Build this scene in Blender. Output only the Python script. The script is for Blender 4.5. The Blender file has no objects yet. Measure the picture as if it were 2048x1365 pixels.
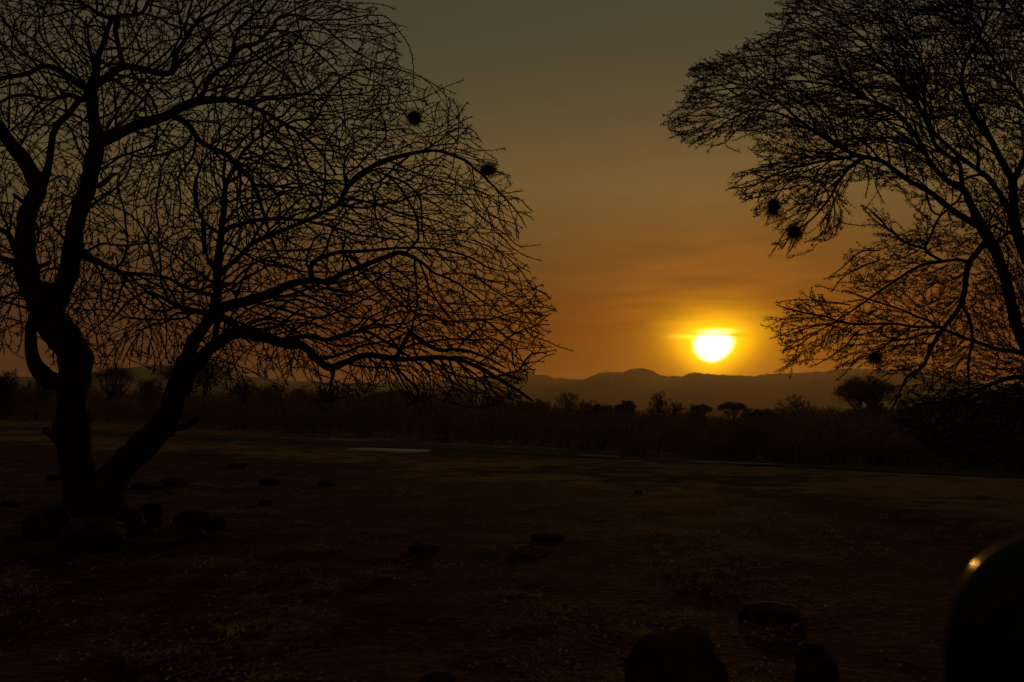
import bpy, math, random
import numpy as np
from mathutils import Vector, noise

C = bpy.context.scene.collection
R = math.radians
PI = math.pi

# ------------------------------------------------------------------ camera
W_, H_ = 2048.0, 1365.0
FPX = 1991.0                       # 35 mm lens on a 36 mm sensor
CAM_H = 2.2
PITCH = math.atan(132.5 / FPX)
cam_d = bpy.data.cameras.new('camera'); cam = bpy.data.objects.new('camera', cam_d); C.objects.link(cam)
cam_d.lens = 35.0; cam_d.sensor_width = 36.0; cam_d.clip_start = 0.05; cam_d.clip_end = 40000
cam.location = (0, 0, CAM_H); cam.rotation_euler = (PI / 2 + PITCH, 0, 0)
cam_d.dof.use_dof = True; cam_d.dof.focus_distance = 19.0; cam_d.dof.aperture_fstop = 2.4
cam_d.dof.aperture_blades = 6; cam_d.dof.aperture_rotation = R(12)
bpy.context.scene.camera = cam
CP, SP = math.cos(PITCH), math.sin(PITCH)

def ray(px, py):
    cx = (px - W_ / 2) / FPX; cy = (H_ / 2 - py) / FPX
    return np.array([cx, CP - SP * cy, SP + CP * cy])
def at(px, py, Y):
    r = ray(px, py); t = Y / r[1]
    return np.array([r[0] * t, Y, CAM_H + r[2] * t])
def on_ground(px, py, z=0.0):
    r = ray(px, py); t = (z - CAM_H) / r[2]
    return np.array([r[0] * t, r[1] * t, z])
def proj(p):
    x, y, z = p[..., 0], p[..., 1], p[..., 2] - CAM_H
    f = y * CP + z * SP
    return W_ / 2 + FPX * x / f, H_ / 2 - FPX * (-y * SP + z * CP) / f

# ------------------------------------------------------------------ sky and sun
SUN_PX = (1428, 694)
sd = ray(*SUN_PX); sd = sd / np.linalg.norm(sd)
SUN_AZ = math.atan2(sd[0], sd[1]); SUN_EL = math.asin(sd[2])
sc = bpy.context.scene
sc.view_settings.view_transform = 'Standard'; sc.view_settings.look = 'None'
sc.view_settings.exposure = 0.0; sc.view_settings.gamma = 1.0
sc.render.film_transparent = False
sc.cycles.max_bounces = 5; sc.cycles.volume_bounces = 0; sc.cycles.diffuse_bounces = 2

class N:
    """a tiny expression helper for shader math"""
    def __init__(s, t, o): s.t, s.o = t, o
    def _m(s, op, *a):
        n = s.t.nodes.new('ShaderNodeMath'); n.operation = op
        for i, v in enumerate((s,) + a):
            if isinstance(v, N): s.t.links.new(v.o, n.inputs[i])
            else: n.inputs[i].default_value = v
        return N(s.t, n.outputs[0])
    def __add__(s, b): return s._m('ADD', b)
    def __sub__(s, b): return s._m('SUBTRACT', b)
    def __mul__(s, b): return s._m('MULTIPLY', b)
    __rmul__ = __mul__; __radd__ = __add__
    def __truediv__(s, b): return s._m('DIVIDE', b)
    def __pow__(s, b): return s._m('POWER', b)
    def neg(s): return s * -1.0
    def exp(s): return s._m('EXPONENT')
    def mx(s, b): return s._m('MAXIMUM', b)
    def mn(s, b): return s._m('MINIMUM', b)
    def sqrt(s): return s._m('SQRT')
    def abs(s): return s._m('ABSOLUTE')

world = bpy.data.worlds.new("World"); sc.world = world; world.use_nodes = True
wt = world.node_tree; wt.nodes.clear()
tc = wt.nodes.new('ShaderNodeTexCoord')
def vdot(vec):
    n = wt.nodes.new('ShaderNodeVectorMath'); n.operation = 'DOT_PRODUCT'
    wt.links.new(tc.outputs['Generated'], n.inputs[0]); n.inputs[1].default_value = tuple(vec)
    return N(wt, n.outputs['Value'])
S = np.array([math.sin(SUN_AZ) * math.cos(SUN_EL), math.cos(SUN_AZ) * math.cos(SUN_EL), math.sin(SUN_EL)])
RT = np.array([math.cos(SUN_AZ), -math.sin(SUN_AZ), 0.0]); UP = np.cross(RT, S)
k = 180 / PI
dS = vdot(S); u = vdot(RT) * k; v = vdot(UP) * k; z = vdot((0, 0, 1))
ang = (dS._m('MINIMUM', 0.999999))._m('ARCCOSINE') * k            # degrees from the sun
el = z._m('ARCSINE') * k                                            # degrees above the horizon
comb = wt.nodes.new('ShaderNodeCombineXYZ')
wt.links.new((u * 0.16).o, comb.inputs[0]); wt.links.new((v * 1.5).o, comb.inputs[1])
nt = wt.nodes.new('ShaderNodeTexNoise'); nt.inputs['Scale'].default_value = 1.0; nt.inputs['Detail'].default_value = 5
nt.inputs['Distortion'].default_value = 0.6
wt.links.new(comb.outputs[0], nt.inputs['Vector'])
streak = N(wt, nt.outputs['Fac']) - 0.5
comb2 = wt.nodes.new('ShaderNodeCombineXYZ')
wt.links.new((u * 0.05).o, comb2.inputs[0]); wt.links.new((v * 0.22).o, comb2.inputs[1]); comb2.inputs[2].default_value = 4.0
nt2 = wt.nodes.new('ShaderNodeTexNoise'); nt2.inputs['Scale'].default_value = 1.0; nt2.inputs['Detail'].default_value = 3
wt.links.new(comb2.outputs[0], nt2.inputs['Vector'])
veil = N(wt, nt2.outputs['Fac']) - 0.5

def ramp(fac, pts):
    n = wt.nodes.new('ShaderNodeValToRGB'); e = n.color_ramp.elements
    while len(e) > 1: e.remove(e[-1])
    for i, (p, c) in enumerate(pts):
        q = e[0] if i == 0 else e.new(p)
        q.position = p; q.color = (*c, 1)
    wt.links.new(fac.o, n.inputs['Fac']); return n.outputs['Color']
def scale_col(col, f):
    n = wt.nodes.new('ShaderNodeVectorMath'); n.operation = 'SCALE'
    if isinstance(col, tuple): n.inputs[0].default_value = col
    else: wt.links.new(col, n.inputs[0])
    wt.links.new(f.o, n.inputs['Scale']); return n.outputs[0]
def add_col(a, b):
    n = wt.nodes.new('ShaderNodeVectorMath'); n.operation = 'ADD'
    wt.links.new(a, n.inputs[0]); wt.links.new(b, n.inputs[1]); return n.outputs[0]

base = ramp((el + veil * 3.0) / 30.0, [
    (0.0, (0.095, 0.017, 0.001)), (0.10, (0.098, 0.021, 0.001)), (0.20, (0.098, 0.031, 0.005)),
    (0.30, (0.114, 0.055, 0.014)), (0.42, (0.146, 0.092, 0.030)), (0.55, (0.092, 0.071, 0.032)),
    (0.68, (0.068, 0.059, 0.034)), (0.80, (0.061, 0.058, 0.032)), (1.0, (0.045, 0.046, 0.028))])
fall = ((ang / 34.0) * (ang / 34.0) * -1.0).exp() * 0.66 + 0.34     # the sky darkens away from the sunset
total = scale_col(base, fall)
total = add_col(total, scale_col((0.040, 0.037, 0.026), ((el - 25.0) / 22.0).mx(0.0).mn(1.0)))
total = add_col(total, scale_col((0.022, 0.017, 0.010), ((ang / 26.0) * (ang / 26.0) * -1.0).exp() * -1.0 + 1.0))
sk = wt.nodes.new('ShaderNodeTexSky'); sk.sky_type = 'NISHITA'; sk.sun_disc = False
sk.sun_elevation = SUN_EL; sk.sun_rotation = SUN_AZ; sk.dust_density = 6; sk.air_density = 2.0
skn = wt.nodes.new('ShaderNodeVectorMath'); skn.operation = 'SCALE'; skn.inputs['Scale'].default_value = 0.0015
skt = wt.nodes.new('ShaderNodeVectorMath'); skt.operation = 'MULTIPLY'; skt.inputs[1].default_value = (1.0, 0.8, 0.35)
wt.links.new(sk.outputs[0], skt.inputs[0]); wt.links.new(skt.outputs[0], skn.inputs[0])
total = add_col(total, skn.outputs[0])
su = streak * 1.0
glow_mod = (su * 1.9 * ((v - 0.2) * 0.8).mx(0.0).mn(1.0)) + 1.0
a2 = (u * u * 0.50 + v * v * 1.0).sqrt()
total = add_col(total, scale_col((0.62, 0.190, 0.000), (a2 / 2.9).neg().exp() * glow_mod))
total = add_col(total, scale_col((0.62, 0.33, 0.0), (((a2 / 1.8) ** 2.0) * -1.0).exp() * glow_mod))
# the sun itself, blown out behind thin streaks of cloud
us = u + 0.05 + v * -0.12
wid = 1.06 + v * 0.26
b2 = ((us / wid) ** 2.0) + (((v - 0.02 + streak * 0.3) / 0.86) ** 2.0)
core = ((b2 ** 3.0) * -1.8).exp()
cut = (((v - 0.70 + u * 0.05) / 0.07) ** 2.0 * -1.0 - ((u - 0.2) / 1.5) ** 2.0).exp() * -0.90 + 1.0
top = ((((v - 0.90) / 0.11) ** 2.0 + ((u - 0.12) / 0.85) ** 2.0) * -1.0).exp()
tail = ((((v - 0.62 - streak * 0.4) / 0.13) ** 2.0 + ((u + 1.25) / 1.0) ** 2.0) * -1.0).exp()
total = add_col(total, scale_col((0.9, 0.50, 0.04), tail))
total = add_col(total, scale_col((9.0, 6.5, 3.2), core * cut))
total = add_col(total, scale_col((1.6, 1.1, 0.35), top))
ring = ((b2 * -0.40)).exp() * cut
total = add_col(total, scale_col((1.6, 0.95, 0.0), ring))
bg = wt.nodes.new('ShaderNodeBackground'); wo = wt.nodes.new('ShaderNodeOutputWorld')
wt.links.new(total, bg.inputs['Color']); bg.inputs['Strength'].default_value = 1.0
wt.links.new(bg.outputs[0], wo.inputs['Surface'])

sun_d = bpy.data.lights.new('sun', 'SUN'); sun_o = bpy.data.objects.new('sun', sun_d); C.objects.link(sun_o)
sun_d.energy = 0.22; sun_d.angle = R(1.0); sun_d.color = (1.0, 0.42, 0.07)
sun_o.rotation_euler = Vector(S).to_track_quat('Z', 'Y').to_euler(); sun_o.location = (0, 0, 30)

# ------------------------------------------------------------------ helpers
def tag(o, label=None, cat=None, group=None, kind=None):
    if label: o['label'] = label
    if cat: o['category'] = cat
    if group: o['group'] = group
    if kind: o['kind'] = kind
    return o
def empty(name, loc):
    o = bpy.data.objects.new(name, None); C.objects.link(o); o.location = tuple(loc); o.empty_display_size = 0.2
    return o
class MB:
    def __init__(s): s.v = []; s.f = []; s.n = 0; s.m = []
    def add(s, verts, faces, mat=0):
        verts = np.asarray(verts, float); s.v.append(verts)
        faces = np.asarray(faces, int) + s.n; s.f.append(faces); s.m.append((len(faces), mat)); s.n += len(verts)
    def tube(s, pts, rad, sides=3, cap=False, rough=0.0):
        pts = np.asarray(pts, float); n = len(pts); rad = np.asarray(rad, float)
        t = np.gradient(pts, axis=0); t /= np.linalg.norm(t, axis=1)[:, None] + 1e-9
        ref = np.array([0.13, 0.97, 0.2]) if abs(t[0][1]) < 0.9 else np.array([1.0, 0, 0])
        a = np.cross(t, ref); a /= np.linalg.norm(a, axis=1)[:, None] + 1e-9
        b = np.cross(t, a)
        th = np.arange(sides) * 2 * PI / sides
        rr = rad[:, None, None] * np.ones((n, sides, 1))
        if rough > 0:
            s0 = random.random() * 100
            for i in range(n):
                for j in range(sides):
                    p = pts[i] * 3 + np.array([math.cos(th[j]), math.sin(th[j]), 0]) * 1.5
                    rr[i, j, 0] *= 1 + rough * noise.noise(Vector((p[0] + s0, p[1], p[2]))) + rough * 0.6 * noise.noise(Vector((p[0] * 4, p[1] * 4 + s0, p[2] * 2)))
        ring = pts[:, None, :] + rr * (np.cos(th)[None, :, None] * a[:, None, :] + np.sin(th)[None, :, None] * b[:, None, :])
        i = np.arange(n - 1)[:, None] * sides; j = np.arange(sides)[None, :]; j2 = (j + 1) % sides
        q = np.stack([i + j, i + j2, i + sides + j2, i + sides + j], -1).reshape(-1, 4)
        vs = ring.reshape(-1, 3)
        s.add(vs, q)
    def tris(s, verts, n):                                   # loose triangles, verts (3n,3)
        s.add(verts, np.c_[np.arange(3 * n).reshape(n, 3), np.full(n, -1 - s.n)])
    def build(s, name, mat, parent=None, origin=(0, 0, 0), smooth=True):
        v = np.concatenate(s.v) - np.asarray(origin, float); f = np.concatenate(s.f)
        me = bpy.data.meshes.new(name)
        tri = f[:, 3] < 0
        cnt = np.where(tri, 3, 4); start = np.r_[0, np.cumsum(cnt)[:-1]]
        loops = f.reshape(-1)[(~np.c_[np.zeros((len(f), 3), bool), tri]).reshape(-1)]
        me.vertices.add(len(v)); me.vertices.foreach_set('co', v.reshape(-1))
        me.loops.add(len(loops)); me.loops.foreach_set('vertex_index', loops.astype(np.int32))
        me.polygons.add(len(f)); me.polygons.foreach_set('loop_start', start.astype(np.int32))
        me.polygons.foreach_set('loop_total', cnt.astype(np.int32))
        if smooth: me.polygons.foreach_set('use_smooth', np.ones(len(f), bool))
        me.update(calc_edges=True); me.validate()
        me.materials.append(mat)
        o = bpy.data.objects.new(name, me); C.objects.link(o)
        if parent: o.parent = parent
        else: o.location = tuple(origin)
        return o

def material(name, c1, c2, scale=6.0, rough=0.9, bump=0.3, spec=0.2, c3=None, stretch=(1, 1, 1), detail=6):
    m = bpy.data.materials.new(name); m.use_nodes = True; t = m.node_tree; p = t.nodes['Principled BSDF']
    tcn = t.nodes.new('ShaderNodeTexCoord'); mp = t.nodes.new('ShaderNodeMapping'); mp.inputs['Scale'].default_value = stretch
    t.links.new(tcn.outputs['Object'], mp.inputs['Vector'])
    n = t.nodes.new('ShaderNodeTexNoise'); n.inputs['Scale'].default_value = scale; n.inputs['Detail'].default_value = detail
    t.links.new(mp.outputs[0], n.inputs['Vector'])
    r = t.nodes.new('ShaderNodeValToRGB'); e = r.color_ramp.elements
    e[0].position = 0.32; e[0].color = (*c1, 1); e[1].position = 0.68; e[1].color = (*c2, 1)
    if c3: q = e.new(0.5); q.color = (*c3, 1)
    t.links.new(n.outputs['Fac'], r.inputs['Fac']); t.links.new(r.outputs['Color'], p.inputs['Base Color'])
    p.inputs['Roughness'].default_value = rough; p.inputs['Specular IOR Level'].default_value = spec
    if bump:
        b = t.nodes.new('ShaderNodeBump'); b.inputs['Strength'].default_value = bump; b.inputs['Distance'].default_value = 0.03
        t.links.new(n.outputs['Fac'], b.inputs['Height']); t.links.new(b.outputs[0], p.inputs['Normal'])
    return m
def translucent(m, f):
    t = m.node_tree; p = t.nodes['Principled BSDF']; tr_ = t.nodes.new('ShaderNodeBsdfTranslucent'); mx_ = t.nodes.new('ShaderNodeMixShader')
    t.links.new(p.inputs['Base Color'].links[0].from_socket, tr_.inputs['Color']); mx_.inputs[0].default_value = f
    t.links.new(p.outputs[0], mx_.inputs[1]); t.links.new(tr_.outputs[0], mx_.inputs[2]); t.links.new(mx_.outputs[0], t.nodes['Material Output'].inputs['Surface'])
M_BARK = material('bark', (0.014, 0.009, 0.006), (0.045, 0.029, 0.019), 9, 0.95, 0.8, 0.1, stretch=(1, 1, 0.3))
M_TWIG = material('twig_bark', (0.018, 0.012, 0.008), (0.045, 0.029, 0.020), 5, 0.95, 0.0, 0.1)
M_LEAF = material('small_leaves', (0.030, 0.040, 0.016), (0.060, 0.065, 0.026), 3, 0.8, 0.0, 0.2)
M_LEAF2 = material('bush_leaves', (0.060, 0.048, 0.020), (0.110, 0.085, 0.035), 1.2, 0.85, 0.0, 0.1)
M_SCRUB = material('dry_scrub', (0.06, 0.038, 0.016), (0.16, 0.105, 0.042), 0.35, 0.9, 0.0, 0.1)
M_NEST = material('nest_straw', (0.06, 0.045, 0.022), (0.15, 0.11, 0.055), 20, 0.95, 0.0, 0.1)
M_ROCK = material('rock', (0.012, 0.007, 0.005), (0.042, 0.023, 0.015), 4, 0.95, 0.8, 0.15)
M_STRAW = material('straw', (0.09, 0.042, 0.014), (0.50, 0.28, 0.10), 1.3, 0.7, 0.0, 0.3, c3=(0.22, 0.13, 0.045))
M_LITTER = material('leaf_litter', (0.10, 0.055, 0.022), (0.45, 0.30, 0.15), 3.0, 0.8, 0.0, 0.2)
M_SLAB = material('pale_concrete', (0.24, 0.21, 0.17), (0.38, 0.34, 0.28), 1.5, 0.85, 0.2, 0.3)
M_ROAD = material('dirt_road', (0.014, 0.010, 0.007), (0.032, 0.022, 0.014), 0.5, 0.95, 0.2, 0.1, stretch=(0.2, 1, 1))
M_HILL = material('hill_scrub', (0.035, 0.030, 0.018), (0.075, 0.055, 0.032), 0.01, 0.95, 0.0, 0.1)

translucent(M_LEAF2, 0.5); translucent(M_SCRUB, 0.5); translucent(M_STRAW, 0.45); translucent(M_LITTER, 0.4)

# ------------------------------------------------------------------ ground
# the airstrip runs obliquely past the trees; A and B are two points of its centre line on the ground
RA = on_ground(120, 861); RB = on_ground(1800, 938)
rd = (RB - RA)[:2]; rd = rd / np.linalg.norm(rd); rn = np.array([-rd[1], rd[0]])
if rn[1] < 0: rn = -rn                                       # rn points away from the camera
def road_d(x, y): return (x - RA[0]) * rn[0] + (y - RA[1]) * rn[1]
def gz(x, y):
    r = math.hypot(x, y); f = 1.0 / (1 + (r / 60.0) ** 2)
    d = road_d(x, y); flat = min(1.0, max(0.0, (abs(d) - 1.5) / 3.0))
    h = 0.16 * noise.noise(Vector((x * 0.11, y * 0.11, 3.1))) + 0.05 * noise.noise(Vector((x * 0.6, y * 0.6, 1.7))) + 0.022 * noise.noise(Vector((x * 2.3, y * 2.3, 9.7)))
    return h * f * flat
rads = np.r_[0.0, np.geomspace(1.2, 9000, 230)]
angs = np.r_[np.linspace(-38, 38, 420), np.linspace(38, 322, 90)[1:-1]]
va = []
for r in rads:
    for a in angs:
        x, y = r * math.sin(R(a)), r * math.cos(R(a)); va.append((x, y, gz(x, y) if r < 400 else 0.0))
na = len(angs); i = np.arange(len(rads) - 1)[:, None] * na; j = np.arange(na)[None, :]; j2 = (j + 1) % na
gm = MB(); gm.add(va, np.stack([i + j, i + na + j, i + na + j2, i + j2], -1).reshape(-1, 4))

mg = bpy.data.materials.new('dry_soil'); mg.use_nodes = True; t = mg.node_tree; p = t.nodes['Principled BSDF']
geo = t.nodes.new('ShaderNodeNewGeometry')
def gnoise(scale, detail=6, off=0.0):
    n = t.nodes.new('ShaderNodeTexNoise'); n.inputs['Scale'].default_value = scale; n.inputs['Detail'].default_value = detail
    mp = t.nodes.new('ShaderNodeMapping'); mp.inputs['Location'].default_value = (off, off, 0)
    t.links.new(geo.outputs['Position'], mp.inputs['Vector']); t.links.new(mp.outputs[0], n.inputs['Vector'])
    return N(t, n.outputs['Fac'])
dn = t.nodes.new('ShaderNodeVectorMath'); dn.operation = 'DOT_PRODUCT'
t.links.new(geo.outputs['Position'], dn.inputs[0]); dn.inputs[1].default_value = (rn[0], rn[1], 0)
rdist = N(t, dn.outputs['Value']) - float(RA[0] * rn[0] + RA[1] * rn[1])
big = gnoise(0.12, 4); mid = gnoise(0.9, 6, 7.0); fine = gnoise(9.0, 8, 3.0)
# straw-covered verge either side of the airstrip, bare reddish soil nearer
vg = ((rdist + (big - 0.5) * 14.0 + 15.0) / 3.0).mx(0.0).mn(1.0)
straw = ((mid - 0.5) * 5.0 + (fine - 0.5) * 4.0 + 0.25).mx(0.0).mn(1.0)
patch = ((big - 0.5) * 6.0 + (mid - 0.5) * 5.0 + 0.6).mx(0.15).mn(1.0)
fac = (vg * 0.80 * patch + straw * 0.26 * (vg * -0.4 + 1.0)).mn(1.0) * ((fine - 0.5) * 2.2 + 1.0).mx(0.2).mn(1.4)
mixn = t.nodes.new('ShaderNodeMix'); mixn.data_type = 'RGBA'
mixn.inputs['A'].default_value = (0.016, 0.0034, 0.0018, 1); mixn.inputs['B'].default_value = (0.170, 0.083, 0.026, 1)
t.links.new(fac.mn(1.0).o, mixn.inputs['Factor']); t.links.new(mixn.outputs['Result'], p.inputs['Base Color'])
p.inputs['Roughness'].default_value = 0.97; p.inputs['Specular IOR Level'].default_value = 0.05
bp = t.nodes.new('ShaderNodeBump'); bp.inputs['Strength'].default_value = 0.9; bp.inputs['Distance'].default_value = 0.05
t.links.new((fine * 0.6 + mid).o, bp.inputs['Height']); t.links.new(bp.outputs[0], p.inputs['Normal'])
g = gm.build('ground', mg); tag(g, 'dry reddish soil with patches of straw', kind='structure')

rm = MB()
def strip(mb, d0, d1, s0, s1, z0, n=60, wob=0.15):
    ss = np.linspace(s0, s1, n); v = []
    for q in ss:
        for d in (d0, d1):
            w = wob * noise.noise(Vector((q * 0.15, d, 0)))
            x, y = RA[0] + rd[0] * q + rn[0] * (d + w), RA[1] + rd[1] * q + rn[1] * (d + w)
            v.append((x, y, z0))
    i = np.arange(n - 1) * 2
    mb.add(v, np.stack([i, i + 1, i + 3, i + 2], -1))
strip(rm, -2.2, 2.2, -600, 500, 0.03, 240, 0.35)
tag(rm.build('airstrip', M_ROAD), 'dark compacted dirt airstrip running obliquely behind the trees', kind='structure')

# pale slab markers lying along the airstrip
M_KERB = material('worn_kerb', (0.08, 0.055, 0.035), (0.16, 0.11, 0.07), 1.5, 0.85, 0.2, 0.3)
def slab(corners, h, label, cat='slab', mat=None):
    pts = [on_ground(*c) for c in corners]; mb = MB(); c0 = sum(pts) / 4
    lo = [np.array([q[0], q[1], -0.08]) for q in pts]; hi = [np.array([q[0], q[1], h]) for q in pts]
    ins = [np.array([q[0] + (c0[0] - q[0]) * 0.01, q[1] + (c0[1] - q[1]) * 0.01, h + 0.012]) for q in pts]
    mb.add(lo + hi + ins, [(0, 1, 5, 4), (1, 2, 6, 5), (2, 3, 7, 6), (3, 0, 4, 7), (4, 5, 9, 8), (5, 6, 10, 9), (6, 7, 11, 10), (7, 4, 8, 11), (8, 9, 10, 11)])
    o = mb.build('concrete_slab', mat or M_SLAB, origin=(c0[0], c0[1], 0), smooth=False); tag(o, label, cat, 'pale slabs along the airstrip')
slab([(692, 900.0), (838, 906.5), (862, 902.0), (735, 898.5)], 0.05, 'long pale flat concrete slab beyond the bare tree, widest and brightest of the slabs')
slab([(1150, 912.5), (1232, 917.2), (1240, 916.0), (1160, 911.8)], 0.05, 'thin pale slab at the airstrip edge in front of the dense round bush', 'slab', M_KERB)
slab([(1370, 926.0), (1545, 932.0), (1550, 930.8), (1380, 925.0)], 0.05, 'long thin pale kerb strip on the airstrip edge under the sun', 'slab', M_KERB)

# ------------------------------------------------------------------ hills
prof = np.array([(-900, 775), (-500, 768), (-200, 762), (0, 756), (100, 754), (200, 745), (270, 735), (300, 731), (330, 732), (400, 742), (450, 748), (520, 757), (600, 764), (700, 768),
 (850, 766), (950, 756), (1000, 751), (1060, 749), (1095, 752), (1110, 758), (1125, 757), (1145, 760), (1170, 760), (1178, 756), (1188, 751), (1200, 747), (1220, 745.5), (1245, 746),
 (1258, 741), (1272, 738), (1290, 738.5), (1305, 742), (1314, 748), (1323, 752), (1335, 754), (1350, 753), (1365, 754.5), (1375, 749), (1390, 746), (1410, 749), (1440, 751), (1480, 752),
 (1510, 754), (1520, 751), (1560, 748), (1600, 747.5), (1640, 744), (1650, 746), (1670, 740), (1700, 738), (1740, 740), (1790, 742), (1860, 740), (1885, 746), (1900, 752), (1960, 765), (2048, 770), (2400, 776), (2900, 785)], float)
def hill_sheet(Y0, depth, pr, seed, name, label):
    xs = np.linspace(pr[0, 0], pr[-1, 0], 1500); ys = np.interp(xs, pr[:, 0], pr[:, 1])
    nt_ = 26; v = []
    for i_, t_ in enumerate(np.linspace(0, 1, nt_)):
        Y = Y0 + (t_ - 0.55) * depth
        s_ = math.sin(PI * min(1, t_ / 1.1)) ** 0.8 if t_ < 0.55 else math.cos((t_ - 0.55) / 0.45 * PI / 2) ** 0.8
        for x_, y_ in zip(xs, ys):
            pk = at(x_, y_, Y0); q = at(x_, 815, Y)
            rid = noise.fractal(Vector((q[0] * 0.0016, Y * 0.0016, seed)), 1.0, 2.0, 4)
            h = (pk[2]) * s_
            if abs(t_ - 0.56) > 0.05: h *= 0.93 + 0.10 * rid - 0.05 * abs(t_ - .55)
            tree = 7.0 * max(0, noise.noise(Vector((x_ * 0.16, t_ * 40, seed)))) + 5.0 * max(0, noise.noise(Vector((x_ * 0.4, t_ * 40, seed)))) + 2.5 * noise.noise(Vector((x_ * 0.9, t_ * 50, 5)))
            v.append((q[0], Y, h + tree * s_ - (2 if i_ in (0, nt_ - 1) else 0)))
    n_ = len(xs); i = np.arange(nt_ - 1)[:, None] * n_; j = np.arange(n_ - 1)[None, :]
    mb = MB(); mb.add(v, np.stack([i + j, i + j + 1, i + n_ + j + 1, i + n_ + j], -1).reshape(-1, 4))
    tag(mb.build(name, M_HILL), label, kind='structure')
hill_sheet(6000.0, 2200.0, prof, 2.0, 'hills', 'distant ridge of rounded hills under the sun')

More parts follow.
